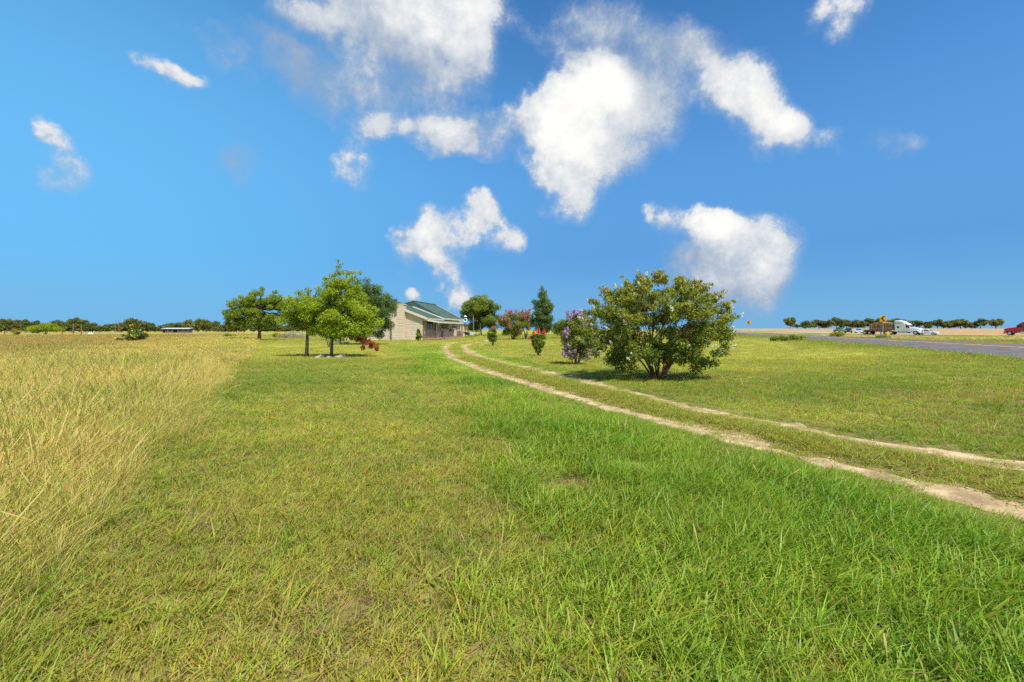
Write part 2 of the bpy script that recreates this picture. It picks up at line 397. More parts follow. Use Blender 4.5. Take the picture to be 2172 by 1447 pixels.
class MB:
    """collects boxes, tubes, prisms; build() links them as one mesh object"""
    def __init__(s): s.v = []; s.f = []
    def add(s, vs, fs):
        o = len(s.v); s.v += [tuple(map(float, p)) for p in vs]; s.f += [tuple(o + i for i in f) for f in fs]; return s
    def box(s, x0, x1, y0, y1, z0, z1, M=None, taper=0):
        vs = [Vector(p) for p in ((x0, y0, z0), (x1, y0, z0), (x1, y1, z0), (x0, y1, z0), (x0, y0, z1), (x1, y0, z1), (x1, y1, z1), (x0, y1, z1))]
        if M is not None: vs = [M @ p for p in vs]
        return s.add(vs, [(0, 3, 2, 1), (4, 5, 6, 7), (0, 1, 5, 4), (1, 2, 6, 5), (2, 3, 7, 6), (3, 0, 4, 7)])
    def beam(s, a, b, w, h=None, up=(0, 0, 1)):
        a, b = Vector(a), Vector(b); d = (b - a); L = d.length; d.normalize(); h = h or w
        u = Vector(up)
        if abs(d.dot(u)) > 0.95: u = Vector((1, 0, 0))
        r = d.cross(u).normalized(); u = r.cross(d)
        vs = []
        for p in (a, b):
            for (i, j) in ((-1, -1), (1, -1), (1, 1), (-1, 1)): vs.append(p + r * (w / 2 * i) + u * (h / 2 * j))
        return s.add(vs, [(0, 1, 2, 3), (7, 6, 5, 4), (0, 4, 5, 1), (1, 5, 6, 2), (2, 6, 7, 3), (3, 7, 4, 0)])
    def tube(s, pts, rad, seg=6, cap=True):
        pts = [Vector(p) for p in pts]; n = len(pts)
        rad = rad if hasattr(rad, '__len__') else [rad] * n
        base = len(s.v); ref = Vector((0.31, 0.17, 0.93))
        for i, p in enumerate(pts):
            d = (pts[min(i + 1, n - 1)] - pts[max(i - 1, 0)]).normalized()
            q = ref if abs(d.dot(ref)) < 0.9 else Vector((1, 0, 0))
            a = d.cross(q).normalized(); b = d.cross(a)
            for k in range(seg):
                t = 2 * math.pi * k / seg
                s.v.append(tuple(p + (a * math.cos(t) + b * math.sin(t)) * rad[i]))
        for i in range(n - 1):
            for k in range(seg):
                k2 = (k + 1) % seg
                s.f.append((base + i * seg + k, base + i * seg + k2, base + (i + 1) * seg + k2, base + (i + 1) * seg + k))
        if cap:
            s.f.append(tuple(base + k for k in reversed(range(seg)))); s.f.append(tuple(base + (n - 1) * seg + k for k in range(seg)))
        return s
    def prism(s, prof, y0, y1, axis='y', inset=0.0):
        """profile of (x, z) points swept from y0 to y1"""
        n = len(prof)
        vs = [(p[0], y0, p[1]) for p in prof] + [(p[0], y1, p[1]) for p in prof]
        fs = [tuple(range(n)), tuple(reversed(range(n, 2 * n)))] + [(i, n + i, n + (i + 1) % n, (i + 1) % n) for i in range(n)]
        return s.add(vs, fs)
    def wheel(s, c, r, w, seg=14):
        x, y, z = c
        return s.tube([(x, y - w / 2, z), (x, y - w / 2 * .8, z), (x, y + w / 2 * .8, z), (x, y + w / 2, z)], [r * .93, r, r, r * .93], seg)
    def build(s, name, mat, parent=None, smooth=False, bevel=0.0):
        me = bpy.data.meshes.new(name); me.from_pydata(s.v, [], s.f); me.update()
        if mat: me.materials.append(mat)
        if smooth: me.polygons.foreach_set('use_smooth', [True] * len(me.polygons))
        o = link(name, me, parent)
        if bevel:
            b = o.modifiers.new('bevel', 'BEVEL'); b.width = bevel; b.segments = 2; b.limit_method = 'ANGLE'
        return o
def link(name, me, parent=None):
    o = bpy.data.objects.new(name, me); COL.objects.link(o)
    if parent is not None: o.parent = parent
    return o
def tag(o, label=None, cat=None, group=None, kind=None):
    if label: o['label'] = label
    if cat: o['category'] = cat
    if group: o['group'] = group
    if kind: o['kind'] = kind
    return o
def thing(name, label, cat, loc, rz=0.0, group=None, scale=None):
    o = bpy.data.objects.new(name, None); COL.objects.link(o)
    o.empty_display_size = 0.2
    o.location = loc; o.rotation_euler = (0, 0, rz)
    if scale: o.scale = scale
    return tag(o, label, cat, group)
def copy_tree(src, loc, rz=0, scale=None, label=None, group=None):
    c = src.copy(); COL.objects.link(c); c.location = loc; c.rotation_euler = (0, 0, rz)
    if scale: c.scale = scale
    if label: c['label'] = label
    if group: c['group'] = group
    for ch in list(src.children):
        d = ch.copy(); COL.objects.link(d); d.parent = c
        for g in list(ch.children):
            e = g.copy(); COL.objects.link(e); e.parent = d
    return c

# ================================================================== GROUND
def build_ground():
    rr = [0.35]
    while rr[-1] < 9000: rr.append(rr[-1] * 1.032 + 0.012)
    rr = np.array(rr)
    az = np.concatenate([np.linspace(-180, -64, 40, endpoint=False), np.linspace(-64, 64, 330, endpoint=False), np.linspace(64, 180, 40, endpoint=False)])
    A, Rg = np.meshgrid(np.radians(az), rr)
    x, y = (Rg * np.sin(A)).ravel(), (Rg * np.cos(A)).ravel()
    z = ground_h(x, y)
    nr, na = len(rr), len(az)
    i = np.arange(nr - 1)[:, None] * na; k = np.arange(na)[None, :]; k2 = (k + 1) % na
    f = np.stack([i + k, i + k2, i + na + k2, i + na + k], -1).reshape(-1, 4)[:, ::-1]
    v = np.stack([x, y, z], 1)
    # close the small hole under the camera with a fan of quads
    v = np.vstack([v, [[0, 0, float(z[:na].mean())]]]); c = len(v) - 1
    kk = np.arange(0, na - 1, 2)
    fan = np.stack([np.full(len(kk), c), kk, (kk + 1), (kk + 2) % na], 1)
    col, zz = turf_colour(v[:, 0], v[:, 1])
    col = lerp(col, C_(0.155, 0.115, 0.055), 0.75 * (1 - sstep(10, 26, zz['r'])))     # thatch and soil between the tufts
    col = np.hstack([col, np.ones((len(col), 1))])
    me = np_mesh('ground', v, np.vstack([f, fan[:, ::-1]]), ground_mat(), [('turf', 'FLOAT_COLOR', 'POINT', col)])
    me.polygons.foreach_set('use_smooth', [True] * len(me.polygons))
    o = link('ground', me)
    tag(o, 'wide flat lawn and unmown field reaching the horizon', 'ground', kind='structure')
build_ground()

def strip_mesh(poly, halfw, zoff, nx=5, jitter=0.0, seed=0, crown=0.0, zfun=None):
    p = np.array(poly, float); n = len(p)
    t = np.gradient(p, axis=0); t /= np.linalg.norm(t, axis=1)[:, None]
    nrm = np.stack([t[:, 1], -t[:, 0]], 1)
    rg = np.random.default_rng(seed)
    us = np.linspace(-1, 1, nx)
    V = []
    hw = np.full(n, halfw) if np.isscalar(halfw) else halfw
    ja, jb = rg.normal(0, 1, n), rg.normal(0, 1, n)
    ja = np.convolve(ja, [.25, .5, .25], 'same'); jb = np.convolve(jb, [.25, .5, .25], 'same')
    for u in us:
        off = u * hw + (ja if u < 0 else jb) * jitter * abs(u)
        q = p + nrm * off[:, None]
        z = (ground_h(q[:, 0], q[:, 1]) if zfun is None else zfun(q[:, 0], q[:, 1])) + zoff + crown * (1 - u * u)
        V.append(np.stack([q[:, 0], q[:, 1], z], 1))
    V = np.stack(V, 1).reshape(-1, 3)
    i = np.arange(n - 1)[:, None] * nx; k = np.arange(nx - 1)[None, :]
    F = np.stack([i + k, i + k + 1, i + nx + k + 1, i + nx + k], -1).reshape(-1, 4)
    return V, F
def resample(poly, step_near, grow=0.02):
    p = np.array(poly, float); seg = np.hypot(*np.diff(p, axis=0).T); s = np.concatenate([[0], np.cumsum(seg)])
    out = []; d = 0.0
    while d < s[-1]:
        q = np.array([np.interp(d, s, p[:, 0]), np.interp(d, s, p[:, 1])]); out.append(q)
        d += step_near + grow * np.hypot(*q) * 0.25
    return np.array(out)

# ---- driveway ruts
def dirt_mat():
    m = principled('pale_caliche', (0.47, 0.36, 0.21), rough=0.95, spec=0.1, var=0.2, scale=3.2, bump=1.0, bscale=22, col2=(0.27, 0.19, 0.10))
    return m
M_DIRT = dirt_mat()
for rt, lab, sd in ((RUT_L, 'pale gravel wheel rut of the driveway nearer the open lawn', 3), (RUT_R, 'pale gravel wheel rut of the driveway nearer the flowering shrubs', 4)):
    rs = resample(rt[::-1], 0.06, 0.03)
    hw = 0.33 + 0.15 * (fnoise(rs[:, 0], rs[:, 1], 0.7, sd, 3) - 0.5) * 2 + 0.16 * (fnoise(rs[:, 0], rs[:, 1], 2.6, sd + 9, 2) - 0.5) * 2
    V, F = strip_mesh(rs, hw * 1.25, -0.028, 9, 0.07, sd, 0.048)
    V[:, 2] += 0.022 * (fnoise(V[:, 0], V[:, 1], 4.0, sd, 3) - 0.5)
    o = link('driveway_rut', np_mesh('driveway_rut', V, F, M_DIRT)); tag(o, lab, 'driveway', kind='structure')

# ---- frontage road with faded double line, and the highway beyond
M_ASPH = principled('worn_asphalt', (0.135, 0.125, 0.125), rough=0.9, spec=0.2, var=0.16, scale=1.6, bump=0.4, bscale=60)
M_CONC = principled('pale_highway_paving', (0.33, 0.335, 0.33), rough=0.85, spec=0.2, var=0.1, scale=0.4)
M_YEL = principled('faded_yellow_paint', (0.62, 0.36, 0.11), rough=0.8, var=0.3, scale=3)
M_WHT = principled('white_road_paint', (0.62, 0.62, 0.60), rough=0.8, var=0.15, scale=3)
zroad = lambda x, y: np.full(x.shape, ROAD_Z)
rc_ = resample(ROAD_C, 0.8, 0.02)
V, F = strip_mesh(rc_, ROAD_W / 2, 0.02, 9, 0.05, 1, 0.06, zroad)
road = tag(link('road', np_mesh('road', V, F, M_ASPH)), 'grey asphalt frontage road with faded yellow centre lines', 'road', kind='structure')
for off in (-0.2, 0.2):
    V, F = strip_mesh(offset(rc_, off), 0.11, 0.086, 2, 0.008, 2, 0.0, zroad)
    link('centre_line', np_mesh('centre_line', V, F, M_YEL), road)
hz_ = lambda x, y: np.interp(y, [0, 100, 130, 150, 180, 260, 330, 440], [.1, .1, .1, .36, .68, 1.05, 1.32, 2.3])
hc = resample(HW, 2.0, 0.02)
V, F = strip_mesh(hc, HW_W / 2, 0.05, 7, 0.0, 1, 0.08, hz_)
highway = tag(link('highway', np_mesh('highway', V, F, M_CONC)), 'pale highway curving past the ploughed field', 'road', kind='structure')
for off in (-HW_W / 2 + 0.9, HW_W / 2 - 0.9):
    V, F = strip_mesh(offset(hc, off), 0.08, 0.085, 2, 0, 2, 0.03, hz_)
    link('edge_line', np_mesh('edge_line', V, F, M_WHT), highway)

# ================================================================== GRASS
PROTO = bpy.data.collections.new('grass_prototypes')       # not linked to the scene: only a source of tuft shapes
def tuft(name, n, h, width, spread, lean, segs, seed, mat, coll, droop=0.6, tipw=0.15, head=0.0):
    rg = np.random.default_rng(seed)
    V, F, TT, RR = [], [], [], []
    for b in range(n):
        hh = rg.uniform(*h); w = width * rg.uniform(0.7, 1.3)
        a = rg.uniform(0, 2 * math.pi); d = np.array([math.cos(a), math.sin(a)])
        p0 = rg.normal(0, spread, 2); ln = rg.uniform(*lean); dr = droop * rg.uniform(0.3, 1.3)
        sa = a + math.pi / 2 + rg.normal(0, 0.5); sd = np.array([math.cos(sa), math.sin(sa)])
        rv = rg.uniform()
        o = len(V)
        for i in range(segs + 1):
            t = i / segs
            r_ = hh * (ln * t + dr * ln * t * t)
            z = hh * (t - 0.33 * dr * min(1.0, ln) * t * t) / math.sqrt(1 + 0.5 * ln * ln)
            wi = w * (1 - t ** 1.6) + w * tipw * t
            if head and t > 0.65: wi = w * (1 + head * (1 - abs((t - 0.85) / 0.2)))
            c = p0 + d * r_
            V.append((c[0] - sd[0] * wi / 2, c[1] - sd[1] * wi / 2, z)); V.append((c[0] + sd[0] * wi / 2, c[1] + sd[1] * wi / 2, z + w * .2))
            TT += [t, t]; RR += [rv, rv]
        for i in range(segs):
            q = o + 2 * i; F.append((q, q + 1, q + 3, q + 2))
    me = np_mesh(name, V, F, mat, [('t', 'FLOAT', 'POINT', TT), ('r', 'FLOAT', 'POINT', RR)])
    ob = bpy.data.objects.new(name, me); coll.objects.link(ob)
    return ob
def scatter_group(coll):
    g = bpy.data.node_groups.new('scatter_' + coll.name, 'GeometryNodeTree')
    g.interface.new_socket('Geometry', in_out='INPUT', socket_type='NodeSocketGeometry')
    g.interface.new_socket('Geometry', in_out='OUTPUT', socket_type='NodeSocketGeometry')
    gi, go = g.nodes.new('NodeGroupInput'), g.nodes.new('NodeGroupOutput')
    ci = g.nodes.new('GeometryNodeCollectionInfo'); ci.inputs['Collection'].default_value = coll
    ci.inputs['Separate Children'].default_value = True; ci.inputs['Reset Children'].default_value = True
    ip = g.nodes.new('GeometryNodeInstanceOnPoints'); ip.inputs['Pick Instance'].default_value = True
    def na(name, typ):
        n = g.nodes.new('GeometryNodeInputNamedAttribute'); n.data_type = typ; n.inputs['Name'].default_value = name
        return [s for s in n.outputs if s.enabled and s.name == 'Attribute'][0]
    g.links.new(gi.outputs[0], ip.inputs['Points']); g.links.new(ci.outputs[0], ip.inputs['Instance'])
    g.links.new(na('idx', 'INT'), ip.inputs['Instance Index'])
    g.links.new(na('rot', 'FLOAT_VECTOR'), ip.inputs['Rotation'])
    g.links.new(na('scl', 'FLOAT_VECTOR'), ip.inputs['Scale'])
    g.links.new(na('inst', 'BOOLEAN'), ip.inputs['Selection'])
    jn = g.nodes.new('GeometryNodeJoinGeometry'); g.links.new(gi.outputs[0], jn.inputs[0]); g.links.new(ip.outputs[0], jn.inputs[0])
    g.links.new(jn.outputs[0], go.inputs[0])
    return g
def scatter(name, x, y, nproto, scl, tint, coll, label, cat, zoff=-0.004, kind='stuff', tilt=0.08, near=0.0, zs=None):
    """tufts at (x, y): own blades nearer than `near`, instances of the tuft shapes beyond"""
    n = len(x); rg = np.random.default_rng(len(name) * 7 + n)
    z = ground_h(x, y) + zoff
    rot = np.stack([rg.normal(0, tilt, n), rg.normal(0, tilt, n), rg.uniform(0, 6.283, n)], 1)
    idx = rg.integers(0, nproto, n)
    isn = (np.hypot(x, y) < near) & (np.abs(np.arctan2(x, y)) < R(58))
    V, F, TT, RR, TI, off = [], [], [], [], [], 0
    for k in range(nproto):
        q = np.where(isn & (idx == k))[0]
        if not len(q): continue
        me = coll.objects[k].data; nv = len(me.vertices); nf = len(me.polygons)
        co = np.empty(nv * 3, np.float32); me.vertices.foreach_get('co', co); co = co.reshape(-1, 3)
        fi = np.empty(nf * 4, np.int32); me.loops.foreach_get('vertex_index', fi); fi = fi.reshape(-1, 4)
        t = np.empty(nv, np.float32); me.attributes['t'].data.foreach_get('value', t)
        r = np.empty(nv, np.float32); me.attributes['r'].data.foreach_get('value', r)
        cz, sz = np.cos(rot[q, 2])[:, None], np.sin(rot[q, 2])[:, None]
        X, Y, Z = co[None, :, 0], co[None, :, 1], co[None, :, 2]
        X, Y, Z = X + Z * rot[q, 1][:, None], Y - Z * rot[q, 0][:, None], np.repeat(Z, len(q), 0)
        s_ = scl[q][:, None]
        P_ = np.stack([(X * cz - Y * sz) * s_ + x[q][:, None], (X * sz + Y * cz) * s_ + y[q][:, None], Z * s_ * (1 if zs is None else zs[q][:, None]) + z[q][:, None]], -1)
        V.append(P_.reshape(-1, 3)); TT.append(np.tile(t, len(q))); RR.append(np.tile(r, len(q))); TI.append(np.repeat(tint[q], nv, 0))
        F.append((fi[None] + (off + np.arange(len(q)) * nv)[:, None, None]).reshape(-1, 4)); off += len(q) * nv
    p = ~isn; m = int(p.sum())
    V = np.vstack(V + [np.stack([x[p], y[p], z[p]], 1)]); F = np.vstack(F) if F else np.zeros((0, 4), int)
    z1 = np.zeros(off)
    full = lambda a, d: np.concatenate([np.zeros((off,) + d), a])
    o = link(name, np_mesh(name, V, F, coll.objects[0].data.materials[0], [
        ('t', 'FLOAT', 'POINT', np.concatenate(TT + [np.zeros(m)])), ('r', 'FLOAT', 'POINT', np.concatenate(RR + [np.zeros(m)])),
        ('tint', 'FLOAT_VECTOR', 'POINT', np.vstack(TI + [tint[p]])), ('inst', 'BOOLEAN', 'POINT', np.concatenate([z1, np.ones(m)])),
        ('idx', 'INT', 'POINT', np.concatenate([z1, idx[p]])), ('rot', 'FLOAT_VECTOR', 'POINT', np.vstack([np.zeros((off, 3)), rot[p]])),
        ('scl', 'FLOAT_VECTOR', 'POINT', np.vstack([np.zeros((off, 3)), np.stack([scl[p], scl[p], (scl if zs is None else scl * zs)[p]], 1)]))]))
    md = o.modifiers.new('scatter', 'NODES'); md.node_group = scatter_group(coll)
    return tag(o, label, cat, kind=kind)
def ring_points(r0, r1, dens, a0=-60, a1=60, seed=1):
    rg = np.random.default_rng(seed)
    area = 0.5 * R(a1 - a0) * (r1 * r1 - r0 * r0); n = int(area * dens)
    r = np.sqrt(rg.uniform(r0 * r0, r1 * r1, n)); a = np.radians(rg.uniform(a0, a1, n))
    return r * np.sin(a), r * np.cos(a)

M_GR = grass_mat('grass_blade')
M_GL = grass_mat('lush_grass_blade', dead=(0.30, 0.24, 0.10), dead_from=0.9)
M_GF = grass_mat('field_grass_blade', straw=True, dead=(0.50, 0.38, 0.13), dead_from=0.70)
def subcoll(n):
    return bpy.data.collections.new(n)
c_short, c_lush, c_field, c_far, c_ffar = subcoll('short_tufts'), subcoll('lush_tufts'), subcoll('field_tufts'), subcoll('far_tufts'), subcoll('far_field_tufts')
for k in range(5): tuft('short_%d' % k, 12, (0.025, 0.075), 0.0058, 0.032, (0.25, 1.2), 2, 100 + k, M_GR, c_short)
for k in range(5): tuft('lush_%d' % k, 9, (0.06, 0.165), 0.0105, 0.045, (0.15, 0.9), 3, 200 + k, M_GL, c_lush, droop=1.0)
for k in range(5): tuft('field_%d' % k, 16, (0.16, 0.46), 0.0040, 0.07, (0.12, 0.75), 3, 300 + k, M_GF, c_field, droop=0.6, head=0.9)
for k in range(3): tuft('far_%d' % k, 46, (0.03, 0.085), 0.012, 0.20, (0.4, 1.4), 2, 400 + k, M_GR, c_far)
for k in range(3): tuft('ffar_%d' % k, 50, (0.14, 0.36), 0.012, 0.26, (0.12, 0.6), 3, 500 + k, M_GF, c_ffar, head=0.8)

def place_grass():
    xs, ys, ds = [], [], []
    for i, (r0, r1, dn) in enumerate(((1.2, 5, 540), (5, 9, 320), (9, 15, 140), (15, 26, 60))):
        x, y = ring_points(r0, r1, dn, -72, 82, seed=50 + i); xs.append(x); ys.append(y); ds.append(np.full(len(x), (1.0, 1.15, 1.45, 2.0)[i]))
    x, y, sc = np.concatenate(xs), np.concatenate(ys), np.concatenate(ds)
    col, z = turf_colour(x, y)
    rg = np.random.default_rng(9); u = rg.uniform(size=len(x))
    rd, _ = pdist(x, y, ROAD_C)
    bare = 0.7 * sstep(0.72, 0.86, fnoise(x, y, 1.6, 71, 3))
    gl_, gr_ = pdist(x, y, RUT_L)[0], pdist(x, y, RUT_R)[0]
    gap = np.where(gl_ < gr_, sstep(1.7, 2.3, x) * sstep(3.5, 3.0, x), sstep(3.4, 3.9, x) * sstep(5.0, 4.4, x))
    grown = np.clip(0.9 * sstep(0.48, 0.62, fnoise(x, y, 1.7, 88, 3)) + 0.45 * gap, 0, 1)       # grass has crept back over parts of the ruts
    for (bx, by), br in ((at(740, 1305), .17), (at(1205, 1030), .26), (at(420, 1120), .14), (at(1010, 1190), .12)):
        bare = np.maximum(bare, 1.0 * (1 - sstep(br * .5, br * 1.3, np.hypot(x - bx, y - by) + z['nz'] * .15)))
    ok = (rd > 5.2) & (u > z['rut'] * 0.93 * (1 - 0.9 * grown)) & (u > bare * 0.75)
    jit = rg.normal(1, 0.10, (len(x), 3)); col = col * jit
    near_rut = np.minimum(pdist(x, y, RUT_L)[0], pdist(x, y, RUT_R)[0])
    low = 0.6 + 0.4 * sstep(0.35, 1.1, near_rut)           # worn short beside the ruts
    # short lawn
    k = ok & (z['field'] < rg.uniform(0.3, 0.9, len(x))) & (z['lush'] < rg.uniform(0.35, 1.3, len(x)))
    scatter('lawn_grass', x[k], y[k], 5, sc[k] * rg.uniform(0.7, 1.35, k.sum()) * (1 + 0.35 * z['strip'][k]), col[k], c_short,
            'short yellow green mown grass covering the lawn', 'grass', near=8.5, zs=(1 / sc ** 0.75)[k] * low[k])
    # lush verge
    kl = ok & (u < 0.7) & ((z['field'] < 0.5) | (rg.uniform(size=len(x)) < .5)) & (((z['field'] > .3) & (fnoise(x, y, 0.9, 97, 3) + 0.25 * (1 - sstep(2.5, 6, z['r'])) > rg.uniform(.45, .95, len(x)))) | (z['lush'] > rg.uniform(0.25, 1.0, len(x))) | (z['strip'] > rg.uniform(0.9, 2.4, len(x))) | ((rg.uniform(size=len(x)) < 0.015)))
    lcol = np.where((z['field'] > .3)[:, None], np.array([[0.24, 0.32, 0.035]]) * jit, col)
    clump = 0.55 + 0.75 * fnoise(x, y, 1.3, 77, 3)
    shrink = np.where(sc > 1.8, 0.62, np.where(sc > 1.3, 0.8, 1.0))
    shrink = shrink * (0.4 + 0.6 * sstep(0.3, 1.5, near_rut))
    scatter('lush_grass', x[kl], y[kl], 5, (sc * shrink * clump)[kl] * rg.uniform(0.7, 1.25, kl.sum()), lcol[kl], c_lush,
            'long bright green grass beside the driveway and at the bottom corner', 'grass', tilt=0.2, near=8.5, zs=(1 / sc ** 0.3)[kl])
    # tall field grass
    kf = ok & (z['field'] > rg.uniform(0.3, 0.9, len(x))) & (u < 0.55)
    edge = 0.55 + 0.45 * sstep(0.0, 1.6, z['e'])
    scatter('field_grass', x[kf], y[kf], 5, (np.sqrt(sc) * edge)[kf] * rg.uniform(0.75, 1.2, kf.sum()), col[kf], c_field,
            'tall straw coloured grass of the unmown field', 'grass', tilt=0.15, near=8.5)
    # further off: broader tufts
    xs, ys, ds = [], [], []
    for i, (r0, r1, dn) in enumerate(((22, 45, 9.0), (45, 95, 2.6), (95, 170, 0.45))):
        x, y = ring_points(r0, r1, dn, seed=80 + i); xs.append(x); ys.append(y); ds.append(np.full(len(x), (1.0, 1.35, 2.2)[i]))
    x, y, sc = np.concatenate(xs), np.concatenate(ys), np.concatenate(ds)
    col, z = turf_colour(x, y); u = rg.uniform(size=len(x)); col = col * rg.normal(1, 0.08, (len(x), 3))
    rd, _ = pdist(x, y, ROAD_C); hd, _ = pdist(x, y, HW)
    ok = (rd > 5.4) & (hd > 6.6) & (u > z['rut'] * 0.95) & (z['tan'] < 0.5) & ~in_house(x, y)
    k = ok & (z['field'] < rg.uniform(0.3, 0.9, len(x))) & (z['median'] < 0.5)
    scatter('distant_lawn_grass', x[k], y[k], 3, sc[k] * rg.uniform(0.8, 1.2, k.sum()) * (1 + 0.8 * z['verge'][k]), col[k], c_far, 'short mown grass further back round the house', 'grass')
    k = ok & (z['field'] > rg.uniform(0.3, 0.9, len(x)))
    scatter('distant_field_grass', x[k], y[k], 3, sc[k] ** 0.5 * rg.uniform(0.75, 1.1, k.sum()), col[k], c_ffar, 'brown and straw field grass further back towards the trees', 'grass')
    k = ok & (z['median'] > 0.5)
    scatter('median_grass', x[k], y[k], 3, sc[k] ** 0.3 * rg.uniform(0.25, 0.5, k.sum()), col[k], c_ffar, 'dry yellow grass between the two roads', 'grass')

c_seed, c_weed, c_stalk, c_grav = subcoll('seed_tufts'), subcoll('weed_rosettes'), subcoll('stalk_tufts'), subcoll('gravel_stones')
M_SEED = grass_mat('seed_head', dead=(0.52, 0.40, 0.14), dead_from=0.35)
for k in range(3): tuft('seed_%d' % k, 4, (0.16, 0.26), 0.0035, 0.05, (0.1, 0.5), 6, 600 + k, M_SEED, c_seed, droop=0.8, head=2.2)
for k in range(3): tuft('weed_%d' % k, 9, (0.04, 0.10), 0.024, 0.012, (0.8, 2.0), 3, 700 + k, M_GL, c_weed, droop=0.5)
for k in range(3): tuft('stalk_%d' % k, 5, (0.45, 0.85), 0.0042, 0.05, (0.15, 0.8), 6, 800 + k, M_GF, c_stalk, droop=0.9, head=1.2)
M_PEB = principled('pale_gravel', (0.50, 0.42, 0.31), rough=.9, var=.25, scale=30)
for k in range(4):
    rg_ = np.random.default_rng(900 + k); v_ = rg_.normal(size=(8, 3)); cube = np.array([[a, b, c] for a in (-1, 1) for b in (-1, 1) for c in (-1, 1)], float)
    v_ = (cube + v_ * 0.25) * np.array([.012, .009, .006])
    me_ = np_mesh('pebble_%d' % k, v_, [(0, 1, 3, 2), (4, 6, 7, 5), (0, 4, 5, 1), (2, 3, 7, 6), (0, 2, 6, 4), (1, 5, 7, 3)], M_PEB, [('t', 'FLOAT', 'POINT', np.zeros(8)), ('r', 'FLOAT', 'POINT', np.zeros(8))])
    c_grav.objects.link(bpy.data.objects.new('pebble_%d' % k, me_))
def place_extras():
    rg = np.random.default_rng(44)
    x, y = ring_points(1.8, 14, 14, seed=140); z = zones(x, y); u = rg.uniform(size=len(x)); col, _ = turf_colour(x, y)
    rut_d = np.minimum(pdist(x, y, RUT_L)[0], pdist(x, y, RUT_R)[0])
    k = (z['lush'] > 0.5) & (u < 0.10 + 0.6 * sstep(0.48, 0.7, fnoise(x, y, 0.5, 95, 3))) & (rut_d > .5)
    scatter('seeding_grass', x[k], y[k], 3, rg.uniform(.6, 1.05, k.sum()), col[k], c_seed, 'thin nodding seed heads standing over the long green grass', 'grass', tilt=.15)
    k = (z['field'] < .4) & (u > 0.9) & (rut_d > .4)
    scatter('lawn_weeds', x[k], y[k], 3, rg.uniform(.5, 1.2, k.sum()), col[k] * np.array([.75, .95, .8]), c_weed, 'small broad leaved weeds dotted through the lawn', 'weeds')
    k = (z['field'] > .25) & (u > .70)
    scatter('tall_seed_stalks', x[k], y[k], 3, rg.uniform(.6, 1.1, k.sum()), col[k], c_stalk, 'tall thin seed stalks leaning out of the field grass', 'grass', tilt=.25)
    tx, ty = [], []
    for (bx, by), br in ((at(740, 1305), .2), (at(1205, 1030), .3), (at(420, 1120), .18), (at(1010, 1190), .16)):
        n_ = int(900 * br * br * 4); tx.append(bx + rg.normal(0, br, n_)); ty.append(by + rg.normal(0, br, n_))
    tx, ty = np.concatenate(tx), np.concatenate(ty)
    scatter('dead_thatch', tx, ty, 5, rg.uniform(.5, 1.0, len(tx)), np.array([[.36, .27, .14]]) * rg.normal(1, .18, (len(tx), 1)), c_short, 'brown dead thatch showing in thin spots of the lawn', 'grass', tilt=.5)
    X, Y = [], []
    for rt in (RUT_L, RUT_R):
        p = resample(rt[::-1], .012, .02); p = p[np.hypot(p[:, 0], p[:, 1]) < 22]
        for _ in range(2): X.append(p[:, 0] + rg.normal(0, .17, len(p))); Y.append(p[:, 1] + rg.normal(0, .17, len(p)))
    X, Y = np.concatenate(X), np.concatenate(Y)
    scatter('gravel', X, Y, 4, rg.lognormal(-.8, .45, len(X)), np.ones((len(X), 3)) * .4, c_grav, 'loose pale gravel lying in the wheel ruts', 'gravel', zoff=.016, tilt=.5)

HOUSE_O = at(898, 722.0); HOUSE_RZ = -math.atan2(0.16, 0.987)
def in_house(x, y):
    dx, dy = x - HOUSE_O[0], y - HOUSE_O[1]
    c, s = math.cos(-HOUSE_RZ), math.sin(-HOUSE_RZ)
    lx, ly = dx * c - dy * s, dx * s + dy * c
    return (lx > -15.6) & (lx < 2.0) & (ly > -0.1) & (ly < 25)
place_grass(); place_extras()
